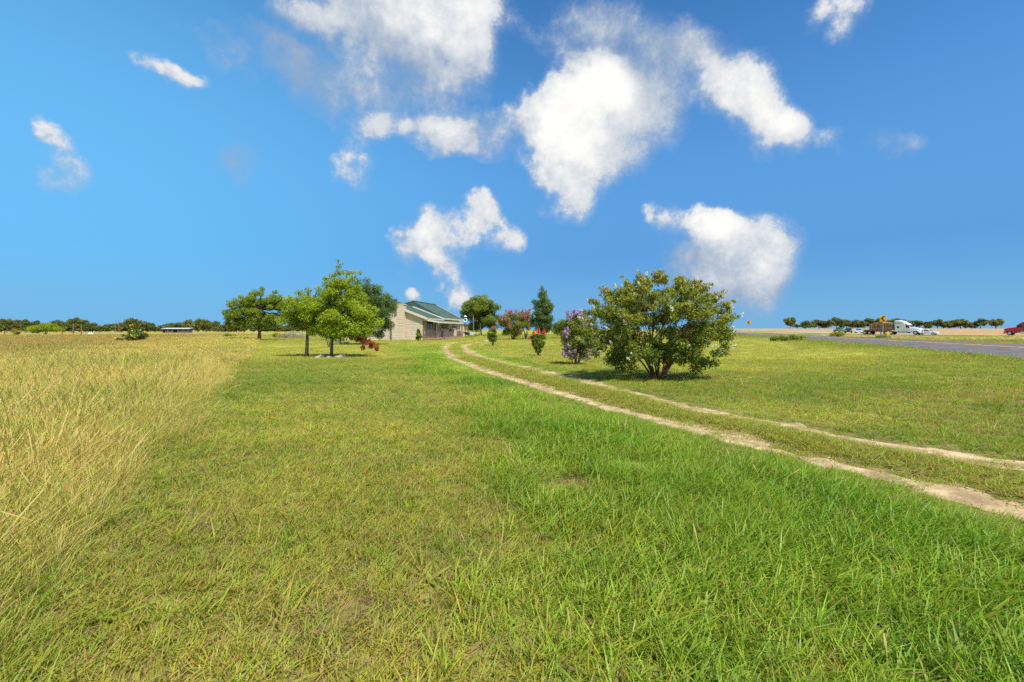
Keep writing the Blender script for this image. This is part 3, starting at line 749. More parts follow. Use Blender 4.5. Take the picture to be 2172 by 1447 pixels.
# ================================================================== TREES AND SHRUBS
def rhombs(name, c, d, nrm, L, Wd, r, mat):
    """one folded leaf-shaped quad for each centre c, along d, facing nrm"""
    d = d / np.linalg.norm(d, axis=1)[:, None]
    s = np.cross(d, nrm); s /= (np.linalg.norm(s, axis=1)[:, None] + 1e-9)
    n2 = np.cross(s, d)
    L = L[:, None]; Wd = Wd[:, None]
    v = np.stack([c - d * L / 2, c + s * Wd / 2 + n2 * Wd * .18 - d * L * .06, c + d * L / 2, c - s * Wd / 2 + n2 * Wd * .18 - d * L * .06], 1).reshape(-1, 3)
    f = np.arange(len(c) * 4).reshape(-1, 4)
    return np_mesh(name, v, f, mat, [('r', 'FLOAT', 'FACE', r)])
def cluster_leaves(cl, n, leaf, seed, mat, name='crown', rbias=0.0, outward=0.5, flat=0.8, shell=2.0):
    rg = np.random.default_rng(seed)
    C = np.array([c[:3] for c in cl]); RAD = np.array([c[3] for c in cl])
    tone = np.array([c[4] if len(c) > 4 else 0.0 for c in cl])
    p = RAD ** 2 / (RAD ** 2).sum()
    k = rg.choice(len(cl), n, p=p)
    dv = rg.normal(size=(n, 3)); dv /= np.linalg.norm(dv, axis=1)[:, None]
    rad = rg.uniform(size=n) ** (1 / shell)
    rad = np.where(rg.uniform(size=n) < 0.08, rad * 1.25, rad)
    pos = C[k] + dv * (RAD[k] * rad)[:, None] * np.array([1, 1, flat])
    ld = rg.normal(size=(n, 3)) + dv * outward + np.array([0, 0, -0.25])
    nn = rg.normal(size=(n, 3)) * 0.75 + dv * 0.5 + np.array([0, 0, 0.55])
    L = leaf[0] * rg.uniform(0.65, 1.3, n); Wd = leaf[1] * rg.uniform(0.7, 1.25, n)
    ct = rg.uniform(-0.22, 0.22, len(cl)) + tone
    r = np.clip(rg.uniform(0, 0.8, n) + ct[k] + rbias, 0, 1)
    return rhombs(name, pos, ld, nn, L, Wd, r, mat)
def crown_clusters(ell, nclus, crad, seed, inner=0.35):
    rg = np.random.default_rng(seed); out = []
    vol = np.array([e[3] * e[4] * e[5] for e in ell]); vol = vol / vol.sum()
    for e, w in zip(ell, vol):
        m = max(2, int(round(nclus * w)))
        for i in range(m):
            d = rg.normal(size=3); d /= np.linalg.norm(d)
            q = inner + (1 - inner) * rg.uniform() ** 0.55
            cr = rg.uniform(*crad)
            out.append((e[0] + d[0] * max(e[3] - cr * .7, .1) * q, e[1] + d[1] * max(e[4] - cr * .7, .1) * q, e[2] + d[2] * max(e[5] - cr * .6, .1) * q, cr))
    return out
def limb_path(a, b, rg, sag=0.1, n=5):
    a, b = Vector(a), Vector(b); L = (b - a).length
    m = a.lerp(b, 0.5) + Vector((rg.normal(0, .08), rg.normal(0, .08), sag)) * L
    return [a * (1 - t) ** 2 + m * 2 * t * (1 - t) + b * t * t for t in [i / (n - 1) for i in range(n)]]
def tree(name, label, cat, base, ell, nclus, crad, nleaf, leaf, mleaf, mbark, tr, fork, seed, group=None, extra=(), stems=1, stem_spread=0.3, limbs=26, lean=(0, 0), rz=0.0, shell=2.0, sink=0.08, inner=0.35, rbias=0.0, limb_r=0.42, tone_z=None, **kw):
    rg = np.random.default_rng(seed)
    root = thing(name, label, cat, (base[0], base[1], gh(*base) - 0.02), rz, group)
    cl = crown_clusters(ell, nclus, crad, seed, inner) + list(extra)
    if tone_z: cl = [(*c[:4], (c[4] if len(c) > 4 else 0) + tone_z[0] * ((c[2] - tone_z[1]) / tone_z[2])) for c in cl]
    mb = MB(); forks = []
    for s in range(stems):
        if stems == 1:
            top = Vector((lean[0], lean[1], fork)); b0 = Vector((0, 0, -sink))
            pts = limb_path(b0, top, rg, 0.0, 6)
            mb.tube(pts, [tr * (1.35 if i == 0 else 1.05 - 0.09 * i) for i in range(6)], 9)
            lead = Vector((lean[0] * 1.6, lean[1] * 1.6, fork + (max(c[2] for c in cl) - fork) * 0.75))
            mb.tube(limb_path(top, lead, rg, 0.0, 6), [tr * .6 * (1 - .15 * i) for i in range(6)], 7)
            forks += [pts[-1], pts[-2], top.lerp(lead, 0.3), top.lerp(lead, 0.6)]
        else:
            a = 2 * math.pi * (s + rg.uniform(-.3, .3)) / stems
            q = stem_spread * rg.uniform(0.35, 1.1)
            b0 = Vector((math.cos(a) * tr * 2.2 * rg.uniform(.3, 1.3), math.sin(a) * tr * 2.2 * rg.uniform(.3, 1.3), -sink))
            top = Vector((math.cos(a) * q * fork, math.sin(a) * q * fork, fork * rg.uniform(0.85, 1.15)))
            rr = tr * rg.uniform(.6, 1.1)
            mb.tube(limb_path(b0, top, rg, 0.06, 7), [rr * (1.15 - 0.1 * i) for i in range(7)], 7)
            forks.append(top)
    idx = rg.permutation(len(cl))[:limbs]
    for i in idx:
        c = Vector(cl[i][:3])
        f = min(forks, key=lambda q: (q - c).length + 0.8 * max(0, q.z - c.z + .1))
        r0 = tr * limb_r * rg.uniform(.7, 1.1)
        mb.tube(limb_path(f, c, rg, 0.06, 5), [r0, r0 * .8, r0 * .6, r0 * .4, r0 * .2], 5)
    mb.build('trunk', mbark, root, smooth=True)
    link('crown', cluster_leaves(cl, nleaf, leaf, seed + 1, mleaf, shell=shell, rbias=rbias, **kw), root)
    return root, cl
# materials
M_BARK = principled('grey_brown_bark', (0.16, 0.125, 0.095), rough=0.95, spec=0.1, var=0.3, scale=9, bump=0.9, bscale=30)
M_BARKR = principled('reddish_smooth_bark', (0.22, 0.12, 0.075), rough=0.7, var=0.3, scale=7)
M_OAK = leafy('oak_leaf', (0.13, 0.195, 0.02), (0.31, 0.38, 0.04), (0.40, 0.37, 0.045), 0.9, transl=.45)
M_OAKB = leafy('bright_oak_leaf', (0.20, 0.275, 0.02), (0.43, 0.50, 0.038), (0.50, 0.50, 0.045), 0.88, transl=.52)
M_DARK = leafy('dark_leaf', (0.060, 0.115, 0.03), (0.155, 0.23, 0.068), None, transl=0.32, rough=0.42)
M_MID = leafy('mid_green_leaf', (0.10, 0.165, 0.025), (0.28, 0.33, 0.05), (0.36, 0.35, 0.06), 0.92, transl=.42)
M_CRP = leafy('myrtle_leaf', (0.11, 0.17, 0.02), (0.30, 0.33, 0.05), (0.40, 0.32, 0.065), 0.84, rough=0.45, transl=.45)
M_CRPY = leafy('young_myrtle_leaf', (0.11, 0.19, 0.02), (0.29, 0.34, 0.04), (0.32, 0.18, 0.05), 0.9, transl=.45)
M_FAR = leafy('far_tree_leaf', (0.085, 0.115, 0.032), (0.20, 0.23, 0.065), None, transl=0.35)
M_FARB = leafy('far_olive_leaf', (0.10, 0.12, 0.028), (0.26, 0.26, 0.065), None, transl=0.35)
M_RUS = leafy('russet_dead_leaf', (0.22, 0.045, 0.018), (0.42, 0.12, 0.045), None)
M_YGR = leafy('yellow_green_leaf', (0.22, 0.23, 0.02), (0.44, 0.40, 0.03), None)
M_WFL = leafy('white_petal', (0.62, 0.58, 0.54), (0.85, 0.82, 0.78), None, transl=0.25)
M_PFL = leafy('purple_petal', (0.30, 0.13, 0.40), (0.60, 0.36, 0.68), None, transl=0.3)
M_RFL = leafy('red_petal', (0.55, 0.035, 0.06), (0.85, 0.13, 0.14), None, transl=0.3)
M_KFL = leafy('rose_petal', (0.40, 0.10, 0.14), (0.62, 0.27, 0.30), None, transl=0.3)
M_YFL = leafy('yellow_petal', (0.75, 0.48, 0.01), (0.9, 0.65, 0.03), None, transl=0.3)
def panicle(name, n, L, Wd, petal, mat, seed):
    rg = np.random.default_rng(seed)
    t = rg.uniform(size=n) ** 0.8; a = rg.uniform(0, 6.283, n)
    rad = Wd * (1 - 0.75 * t) * rg.uniform(0.4, 1.0, n)
    c = np.stack([rad * np.cos(a), rad * np.sin(a), t * L - L * 0.3], 1)
    d = rg.normal(size=(n, 3)); nn = np.stack([np.cos(a), np.sin(a), np.full(n, .6)], 1) + rg.normal(size=(n, 3)) * .4
    p = np.full(n, petal) * rg.uniform(.7, 1.3, n)
    return rhombs(name, c, d, nn, p, p * .9, np.clip(rg.uniform(size=n), 0, 1), mat)
def add_flowers(root, cl, n, meshes, seed, zmin=-1e9, top_bias=0.6, size=(0.8, 1.25), out=1.0, centre=None):
    rg = np.random.default_rng(seed)
    cen = np.array(centre) if centre is not None else np.mean([c[:3] for c in cl], 0)
    cand = [c for c in cl if c[2] > zmin]
    sc = np.array([np.linalg.norm(np.array(c[:3]) - cen) + top_bias * (c[2] - cen[2]) for c in cand])
    p = np.exp((sc - sc.max()) * 1.2); p /= p.sum()
    for i in range(n):
        c = cand[rg.choice(len(cand), p=p)]
        d = np.array(c[:3]) - cen; d = d / (np.linalg.norm(d) + 1e-6) + rg.normal(size=3) * .55 + np.array([0, -0.25, .2]); d /= np.linalg.norm(d)
        pos = np.array(c[:3]) + d * c[3] * out * rg.uniform(.8, 1.1)
        o = link('blossom', meshes[i % len(meshes)], root)
        o.location = pos; s = rg.uniform(*size); o.scale = (s, s, s)
        up = Vector(d * 0.7 + np.array([0, 0, .6])).normalized()
        o.rotation_euler = up.to_track_quat('Z', 'Y').to_euler()

def sprigs(n, cen, rad, seed, r=(.08, .14), low=-.15):
    rg = np.random.default_rng(seed); out = []
    for i in range(n):
        d = rg.normal(size=3); d /= np.linalg.norm(d)
        if d[2] < low: d[2] = abs(d[2])
        for q, k in ((1.0, 1.25), (1.08, 1.0), (1.15, .7)):
            f = q * rg.uniform(.97, 1.04)
            out.append((cen[0] + d[0] * rad[0] * f, cen[1] + d[1] * rad[1] * f, cen[2] + d[2] * rad[2] * f + .05 * (q - 1), rg.uniform(*r) * k, .15))
    return out
# ---- white crape myrtle, the large shrub right of the drive
rt, cl = tree('crape_myrtle', 'large spreading white flowered shrub with many reddish stems right of the driveway', 'shrub', at(1395, 804),
     [(0, 0, 1.75, 2.2, 1.8, 1.25), (.05, 0, 2.4, 1.6, 1.4, .85), (1.35, -.1, 1.25, 1.05, 1.2, .8), (-1.35, -.1, 1.3, 1.05, 1.2, .85), (0, -.7, .85, 1.6, .8, .5), (.9, .2, .75, .9, 1.0, .4), (-.9, .2, .75, .9, 1.0, .4)], 300, (.13, .27), 50000, (.085, .044), M_CRP, M_BARKR, .042, 1.0, 133,
     stems=13, stem_spread=.95, limbs=130, inner=.35, shell=2.2, tone_z=(.22, 1.5, 1.5), limb_r=.3,
     extra=[(-.05, 0, 3.25, .17, .2), (.02, .1, 3.05, .24, .2), (-.6, 0, 3.0, .18, .2), (-.9, .1, 2.8, .2, .2), (.65, 0, 3.05, .2, .2), (.95, 0, 2.9, .18, .2), (1.3, 0, 2.75, .2, .2), (1.6, 0, 2.45, .2, .2), (-1.45, 0, 2.45, .2, .2), (-1.9, 0, 2.05, .2, .1), (1.95, 0, 1.85, .2, .2), (2.15, 0, 1.3, .16), (1.9, -.2, .85, .2), (1.6, -.3, .55, .2), (-1.5, -.4, .65, .25), (-.95, -.6, .42, .25), (-1.8, -.2, 1.0, .25), (.95, -.6, .42, .25), (1.3, -.3, .5, .22), (-1.2, -.3, .4, .2)] + sprigs(46, (0, 0, 1.65), (2.1, 1.75, 1.42), 61))
pm = [panicle('white_panicle_%d' % k, 60, .22, .085, .04, M_WFL, 30 + k) for k in range(3)]
add_flowers(rt, cl, 110, pm, 5, size=(.45, .9), top_bias=.0, out=1.2)
# ---- purple crape myrtle
rt, cl = tree('crape_myrtle', 'purple flowered shrub beside the driveway, left of the large white flowered one', 'shrub', at(1222, 774),
     [(.05, 0, 1.25, .86, .75, .8), (.1, 0, 1.85, .72, .65, .45), (0, 0, .65, .7, .6, .45)], 74, (.14, .27), 17000, (.075, .038), M_CRP, M_BARK, .028, .8, 22, stems=8, stem_spread=.55, limbs=34, limb_r=.4)
pm = [panicle('purple_panicle_%d' % k, 70, .23, .085, .036, M_PFL, 40 + k) for k in range(3)]
add_flowers(rt, cl, 72, pm, 6, size=(.95, 1.6), top_bias=.25, out=1.15)
# ---- red crape myrtle
rt, cl = tree('crape_myrtle', 'small vase shaped shrub with bright red flower heads beside the driveway', 'shrub', at(1142, 755),
     [(0, 0, .8, .44, .42, .45), (0, 0, 1.1, .52, .46, .24), (0, 0, .42, .28, .26, .3)], 44, (.10, .17), 9000, (.075, .036), M_CRPY, M_BARK, .022, .5, 23, stems=7, stem_spread=.5, limbs=18)
pm = [panicle('red_panicle_%d' % k, 70, .24, .10, .05, M_RFL, 50 + k) for k in range(2)]
for i, (x, y, z, s) in enumerate([(-.28, -.1, 1.30, 1.3), (.0, -.15, 1.42, 1.45), (.03, .1, 1.33, 1.0), (.32, -.1, 1.34, 1.35), (-.52, 0, 1.02, .95), (-.22, -.38, .78, .55), (.33, -.3, .35, .55), (-.4, .2, .95, .5)]):
    o = link('blossom', pm[i % 2], rt); o.location = (x, y, z); o.scale = (s, s, s)
# ---- small rose crape myrtle at the bend of the drive
rt, cl = tree('crape_myrtle', 'small rounded shrub with rose coloured top at the bend of the driveway', 'shrub', at(1045, 733),
     [(0, 0, 1.15, .6, .55, .7), (.1, 0, .65, .5, .45, .5)], 42, (.16, .26), 8000, (.10, .05), M_CRPY, M_BARK, .03, .5, 24, stems=6, stem_spread=.45, limbs=14)
pm = [panicle('rose_panicle_%d' % k, 60, .30, .13, .07, M_KFL, 60 + k) for k in range(3)]
add_flowers(rt, cl, 14, pm, 7, zmin=1.25, top_bias=2.5, size=(.7, 1.1))
# ---- big rose crape myrtles in front of the dark tree
rt, cl = tree('crape_myrtle', 'tall rose flowered shrub left of the dark pointed tree', 'shrub', at(1089, 721),
     [(0, 0, 2.7, 2.5, 2.1, 1.7), (-.2, -.4, 1.3, 1.8, 1.5, 1.1)], 84, (.4, .7), 16000, (.17, .09), M_CRP, M_BARK, .07, 1.2, 25, stems=8, stem_spread=.6, limbs=34)
add_flowers(rt, cl, 85, pm, 8, size=(1.0, 1.9), top_bias=.5)
rt, cl = tree('crape_myrtle', 'rose flowered shrub half hidden behind the dark pointed tree', 'shrub', atd(1116, 78),
     [(0, 0, 3.1, 1.6, 1.5, 1.7)], 34, (.4, .7), 6000, (.17, .09), M_CRP, M_BARK, .07, 1.2, 26, stems=6, stem_spread=.5, limbs=20)
add_flowers(rt, cl, 44, pm, 9, size=(1.2, 2.1), top_bias=.5)
# ---- dark pointed tree and the bushes behind it
tree('pointed_tree', 'dark green pointed tree standing behind the red flowered shrub', 'tree', at(1150, 721),
     [(0, 0, 3.0, 2.1, 2.0, 2.3), (.15, 0, 5.0, 1.75, 1.6, 1.6), (.1, 0, 6.6, 1.0, 1.0, 1.2)], 90, (.42, .75), 26000, (.19, .10), M_DARK, M_BARK, .16, 1.6, 27, limbs=30, inner=.3,
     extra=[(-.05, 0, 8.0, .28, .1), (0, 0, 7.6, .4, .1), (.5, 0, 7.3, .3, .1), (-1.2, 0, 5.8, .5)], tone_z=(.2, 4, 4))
tree('bush', 'leafy green bush between the dark pointed tree and the purple flowered shrub', 'bush', atd(1192, 82),
     [(0, 0, 1.9, 2.0, 1.8, 1.9)], 30, (.5, .9), 8000, (.2, .11), M_MID, M_BARK, .09, .8, 28, stems=4, stem_spread=.5, limbs=12)
tree('bush', 'olive bush seen just above the purple flowered shrub', 'bush', atd(1216, 78),
     [(.2, 0, 2.6, 1.9, 1.6, 1.6), (.2, 0, 1.2, 1.7, 1.4, 1.1)], 30, (.5, .85), 8000, (.2, .11), M_CRP, M_BARK, .09, .9, 29, stems=4, stem_spread=.5, limbs=12)
# ---- broad round tree behind the house end
tree('round_tree', 'broad round crowned tree behind the far end of the house', 'tree', atd(1020, 92),
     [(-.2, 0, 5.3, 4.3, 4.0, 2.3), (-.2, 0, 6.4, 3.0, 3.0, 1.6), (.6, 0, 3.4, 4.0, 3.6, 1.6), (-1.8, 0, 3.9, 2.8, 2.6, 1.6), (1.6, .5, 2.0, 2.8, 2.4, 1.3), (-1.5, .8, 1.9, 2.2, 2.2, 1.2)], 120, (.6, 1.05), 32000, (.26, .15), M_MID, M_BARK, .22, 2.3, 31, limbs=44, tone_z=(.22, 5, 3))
# ---- oaks left of the house
tree('oak_tree', 'spreading oak with short dark trunk at the field edge, farthest left of the oaks', 'tree', at(549, 722),
     [(-2.7, 0, 4.4, 2.5, 2.4, 2.0), (-.2, 0, 5.5, 2.6, 2.5, 2.0), (2.2, 0, 5.3, 2.2, 2.2, 1.9), (0, -.6, 3.2, 3.9, 2.6, 1.6), (1.8, 0, 2.9, 2.5, 2.2, 1.5), (-3.0, 0, 2.6, 2.2, 2.0, 1.3)], 150, (.42, .8), 42000, (.20, .12), M_OAK, M_BARK, .27, 1.7, 32, limbs=60, inner=.2,
     extra=[(.5, 0, 7.5, .4, .1), (.3, 0, 7.0, .5, .1), (2.4, 0, 7.0, .45, .1), (-2.6, 0, 6.3, .45, .1), (-4.9, 0, 4.1, .5), (3.6, 0, 5.0, .4)], tone_z=(.15, 4.5, 3))
tree('oak_tree', 'young oak with straight grey trunk and thin crown, left of the ringed pair', 'tree', at(650, 757),
     [(-.1, 0, 2.65, 1.4, 1.3, .95), (-.8, 0, 2.1, .85, .9, .65), (.5, 0, 2.4, 1.0, 1.0, .95)], 58, (.25, .42), 13000, (.105, .06), M_OAKB, M_BARK, .105, 1.55, 33, limbs=30, lean=(.05, 0), inner=.2,
     extra=[(-.4, 0, 3.6, .26), (.1, 0, 3.72, .24), (.7, 0, 3.8, .28), (-1.45, 0, 2.05, .3)])
rt, cl = tree('oak_tree', 'bright green oak with tall pointed top, its trunk ringed by pale rocks', 'tree', at(703, 757),
     [(.45, 0, 2.6, 2.05, 1.8, 1.3), (.35, 0, 3.6, 1.45, 1.4, 1.0), (1.6, 0, 2.1, 1.3, 1.3, .95), (-.65, 0, 1.85, 1.2, 1.3, .8), (.8, -.5, 1.55, 1.6, 1.1, .75), (.5, .2, 1.35, 1.7, 1.2, .5)], 140, (.27, .48), 38000, (.11, .065), M_OAKB, M_BARK, .095, 1.35, 34, limbs=56, lean=(.1, 0), inner=.2,
     extra=[(.42, 0, 4.7, .28), (.40, 0, 5.05, .2), (.36, 0, 5.35, .13), (.62, 0, 5.25, .12), (.1, 0, 4.55, .28), (-.25, 0, 4.35, .25), (.9, 0, 4.7, .28), (1.3, 0, 4.75, .2), (1.6, 0, 4.7, .14), (2.65, 0, 1.95, .35), (1.1, 0, 4.4, .3)])
# the broken branch of russet leaves hanging from it
mb = MB(); rg_ = np.random.default_rng(5)
bp = [(1.0, -.1, 1.5), (1.3, -.15, 1.15), (1.75, -.2, .98), (2.2, -.2, .85), (2.5, -.2, .66)]
mb.tube(bp, [.035, .03, .024, .016, .008], 6); mb.tube([(1.75, -.2, .98), (1.85, -.25, .7), (1.82, -.25, .5)], [.018, .012, .006], 5)
br = mb.build('dead_branch', M_BARK, rt); br['label'] = 'broken hanging branch with russet dead leaves'
link('dead_leaves', cluster_leaves([(1.2, -.12, 1.12, .22), (1.5, -.18, 1.0, .22), (1.8, -.2, .95, .24), (2.1, -.2, .86, .24), (2.35, -.2, .75, .22), (2.55, -.2, .58, .18), (2.25, -.2, .62, .16), (1.83, -.25, .6, .15), (1.84, -.25, .46, .12), (2.6, -.2, .45, .12)], 900, (.12, .065), 77, M_RUS, 'dead_leaves'), br)
tree('evergreen_tree', 'dense dark round evergreen tree between the bright oak and the house', 'tree', at(776, 731.5),
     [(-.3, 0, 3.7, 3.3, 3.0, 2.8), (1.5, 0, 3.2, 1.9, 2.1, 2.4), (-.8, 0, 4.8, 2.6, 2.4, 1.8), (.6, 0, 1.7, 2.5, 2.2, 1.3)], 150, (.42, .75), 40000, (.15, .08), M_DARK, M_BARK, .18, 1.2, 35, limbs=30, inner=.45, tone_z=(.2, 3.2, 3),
     extra=[(3.0, 0, 4.5, .3, .1), (2.85, 0, 3.9, .5, .1), (.1, 0, 6.5, .5, .2), (-.9, 0, 6.4, .55, .2), (1.3, 0, 5.7, .55, .2)])
tree('small_tree', 'small many stemmed tree hidden behind the ringed oak trunk', 'tree', at(697, 737.5),
     [(0, 0, 1.55, .8, .8, .6)], 16, (.25, .4), 3500, (.11, .06), M_MID, M_BARK, .035, 1.0, 36, stems=4, stem_spread=.3, limbs=10)
# ---- shrub at the house corner, weeds and bushes in the background
tree('shrub', 'small upright green shrub at the stone corner of the house', 'shrub', at(888, 723.2),
     [(0, 0, .75, .55, .5, .7), (0, 0, 1.35, .32, .3, .45)], 26, (.16, .28), 5000, (.11, .06), M_CRPY, M_BARK, .03, .4, 37, stems=4, stem_spread=.4, limbs=8)
rt, cl = tree('sunflower_bush', 'bush covered in yellow flowers standing in the dry field', 'bush', at(285, 727.5),
     [(0, 0, .75, 1.35, 1.2, .7), (-.1, 0, 1.35, .75, .7, .55)], 40, (.22, .42), 6500, (.15, .09), M_DARK, M_BARK, .03, .6, 38, stems=8, stem_spread=.7, limbs=24, extra=[(-.25, 0, 1.95, .16), (.1, 0, 1.85, .18), (1.3, 0, 1.1, .2), (1.55, 0, .8, .2), (-1.3, 0, .9, .2), (-1.9, 0, .35, .35), (-1.5, -.2, .3, .4)])
pm = [panicle('yellow_flower_%d' % k, 22, .12, .10, .085, M_YFL, 70 + k) for k in range(2)]
add_flowers(rt, cl, 46, pm, 10, size=(.8, 1.25), top_bias=.5)
tree('willow_shrub', 'wide yellow green shrub at the far side of the dry field', 'bush', atd(96, 160),
     [(0, 0, 2.0, 5.2, 3.6, 1.5), (1, 0, 3.0, 3.0, 2.4, 1.0), (-2.5, 0, 1.5, 3.0, 2.5, 1.2), (3.5, 0, 1.7, 2.6, 2, 1.1)], 60, (.7, 1.2), 8000, (.42, .18), M_OAKB, M_BARK, .1, 1.0, 39, stems=6, stem_spread=.9, limbs=20)
tree('weed_shrub', 'small yellow shrub at the left edge beside the wide yellow green one', 'bush', atd(35, 125),
     [(0, 0, 1.0, 1.2, 1.0, .9)], 16, (.35, .5), 2200, (.22, .12), M_YGR, M_BARK, .05, .5, 40, stems=4, stem_spread=.6, limbs=6)
tree('weed_shrub', 'low yellow weed bush behind the oak trunks', 'bush', at(594, 717),
     [(0, 0, .5, 1.5, 1.0, .5)], 16, (.3, .5), 2500, (.2, .12), M_YGR, M_BARK, .04, .3, 41, stems=4, stem_spread=.8, limbs=4)
tree('weed_shrub', 'low grey green weed clump at the far edge of the dry field', 'bush', at(487, 717),
     [(0, 0, .4, 1.4, 1.0, .45)], 14, (.3, .45), 2000, (.2, .1), M_MID, M_BARK, .04, .3, 42, stems=4, stem_spread=.8, limbs=4)
for (px, w, h, mm, lb, sd) in ((1680, 1.5, .65, M_CRPY, 'bright green weed clump on the near edge of the asphalt road', 43), (1655, 1.1, .45, M_CRPY, 'lower green weed clump left of the tall one by the asphalt road', 44), (1876, 1.3, .55, M_CRPY, 'green weeds growing round the chevron sign post', 45), (1776, 1.2, .8, M_YGR, 'pale yellow weeds in front of the passing cars', 46)):
    d = {1680: 45, 1655: 48, 1876: 63, 1776: 70}[px]
    tree('weed_clump', lb, 'weeds', atd(px, d), [(0, 0, h * .5, w, .8, h * .55)], 16, (.2, .35), 2200, (.2, .05), mm, M_BARK, .02, .2, sd, stems=4, stem_spread=.8, limbs=3)

# ---- grey brush pile behind the oaks
mb = MB(); rg_ = np.random.default_rng(8)
for i in range(170):
    x, y = rg_.normal(0, 1.5), rg_.normal(0, .8); z = max(0.02, rg_.uniform(0, 1.25) * math.exp(-(x / 2) ** 2)); a = rg_.uniform(0, 3.14); l = rg_.uniform(.6, 1.6)
    mb.tube([(x - math.cos(a) * l / 2, y - math.sin(a) * l / 2, z), (x, y, z + .12), (x + math.cos(a) * l / 2, y + math.sin(a) * l / 2, z + rg_.normal(0, .2))], [.03, .025, .012], 4)
c = at(622, 717.5); t_ = thing('brush_pile', 'grey pile of cut branches behind the oaks', 'brush pile', (c[0], c[1], gh(*c)))
mb.build('branches', principled('grey_dead_wood', (.30, .275, .23), rough=.95), t_)['kind'] = 'stuff'

# ---- distant tree lines
def far_proto(name, seed, mat, form):
    rg = np.random.default_rng(seed)
    if form == 'oak':   ell = [(0, 0, 5.4, 5.6, 4.0, 2.2), (-3.4, 0, 4.0, 3.2, 2.8, 1.7), (3.4, 0, 4.1, 3.2, 2.8, 1.9), (.3, 0, 6.9, 3.0, 2.6, 1.3), (0, 0, 2.8, 3.6, 2.8, 1.2)]; fk = 1.5
    elif form == 'mass': ell = [(0, 0, 3.6, 4.4, 3.6, 3.3), (-2.8, 0, 2.6, 2.6, 2.4, 2.3), (2.8, 0, 3.0, 2.6, 2.4, 2.6)]; fk = 1.5
    else: ell = [(0, 0, 6.2, 4.2, 3.0, .9), (2.2, 0, 7.0, 2.4, 2.0, .6), (-2.5, 0, 5.4, 2.2, 2.0, .6)]; fk = 3.6
    return tree(name, 'x', 'tree', (0, 0), ell, 44, (.8, 1.5), 3800, (.62, .42), mat, M_BARK, .28, fk, seed, limbs=22, inner=.3, sink=.3)[0]
PR = [far_proto('field_tree', 901, M_FARB, 'oak'), far_proto('field_tree', 902, M_FAR, 'oak'), far_proto('wood_tree', 903, M_FAR, 'mass'), far_proto('wood_tree', 904, M_FARB, 'mass'), far_proto('flat_tree', 905, M_FAR, 'flat')]
used = set()
def put_far(k, px, d, s, sz, label, group, z=None):
    x, y = atd(px, d); loc = (x, y, (gh(x, y) if z is None else z) - .1); rz = random.uniform(0, 6.28)
    if k not in used:
        used.add(k); o = PR[k]; o.location = loc; o.rotation_euler = (0, 0, rz); o.scale = (s, s, sz); o['label'] = label; o['group'] = group
        return o
    return copy_tree(PR[k], loc, rz, (s, s, sz), label, group)
ROW = [(1676, 1.05, 1.15), (1709, 1.1, .95), (1737, 1.0, .95), (1757, .9, 1.0), (1774, 1.0, 1.12), (1796, 1.05, 1.0), (1818, 1.1, 1.0), (1847, 1.15, 1.2), (1866, .9, 1.0), (1896, 1.1, .98), (1921, 1.0, .9), (1950, 1.15, 1.0), (1988, 1.1, .98), (2014, 1.0, 1.0), (2037, 1.1, .9), (2060, .9, .8), (2080, 1.0, .9), (2112, 1.15, 1.0)]
ORD = ('first second third fourth fifth sixth seventh eighth ninth tenth eleventh twelfth thirteenth fourteenth fifteenth sixteenth seventeenth eighteenth nineteenth twentieth twenty-first twenty-second twenty-third twenty-fourth twenty-fifth twenty-sixth twenty-seventh twenty-eighth twenty-ninth thirtieth').split()
ROW += [(1691, .7, .55), (1724, .75, .6), (1748, .8, .7), (1785, .7, .7), (1808, .75, .65), (1833, .9, .75), (1880, .7, .55), (1908, .8, .7), (1968, .75, .6), (2001, .8, .75), (2048, .75, .65)]
ROW.sort()
for i, (px, s, sz) in enumerate(ROW):
    lab = ORD[i] + ' live oak from the left in the row along the ploughed field behind the highway'
    put_far((0, 1, 2, 1, 0, 3)[i % 6], px, 425 + random.uniform(-14, 14), s * (1.42 if i % 6 not in (2, 5) else 1.25) * random.uniform(.82, 1.15), sz * 1.12 * random.uniform(.82, 1.12) * (1 if i % 6 not in (2, 5) else 1.2), lab, 'live oaks behind the highway')
LAND = [(-999, 62, 'at the left edge of the wood'), (62, 138, 'behind the wide yellow green shrub'), (138, 180, 'behind the two thin poles by the fence'), (180, 240, 'behind the white tank'),
        (240, 262, 'under the two utility poles'), (262, 345, 'behind the yellow flowered bush'), (345, 405, 'behind the long low shed'), (405, 468, 'between the shed and the farthest left oak'), (468, 606, 'seen through the crown of the farthest left oak'), (606, 999, 'behind the brush pile')]
WOOD = []
px = -60
while px < 655:
    WOOD.append(px); px += random.uniform(14, 22)
cnt = {}
for i, px in enumerate(WOOD):
    tall = 1.0 + .25 * math.sin(px * .05) + random.uniform(-.2, .25)
    if 405 < px < 470: tall += .35
    where = [w for a_, b_, w in LAND if a_ <= px < b_][0]; cnt[where] = cnt.get(where, 0) + 1
    put_far(2 + i % 2, px, random.uniform(285, 345), 1.12, tall * 1.05, ORD[cnt[where] - 1] + ' dark tree from the left ' + where, 'wood beyond the dry field')
for px, d, s, lab in ((14, 270, 1.0, 'flat topped tree rising over the wood at the left edge'), (54, 270, .95, 'flat topped tree rising above the wide yellow green shrub'), (76, 280, .9, 'small flat crown just right of the one above the shrub'), (157, 260, 1.05, 'lone thin flat topped tree standing clear of the wood'), (172, 262, 1.0, 'second thin flat topped tree beside the lone one')):
    put_far(4, px, d, s * .8, s * 1.0, lab, 'flat topped trees before the wood')
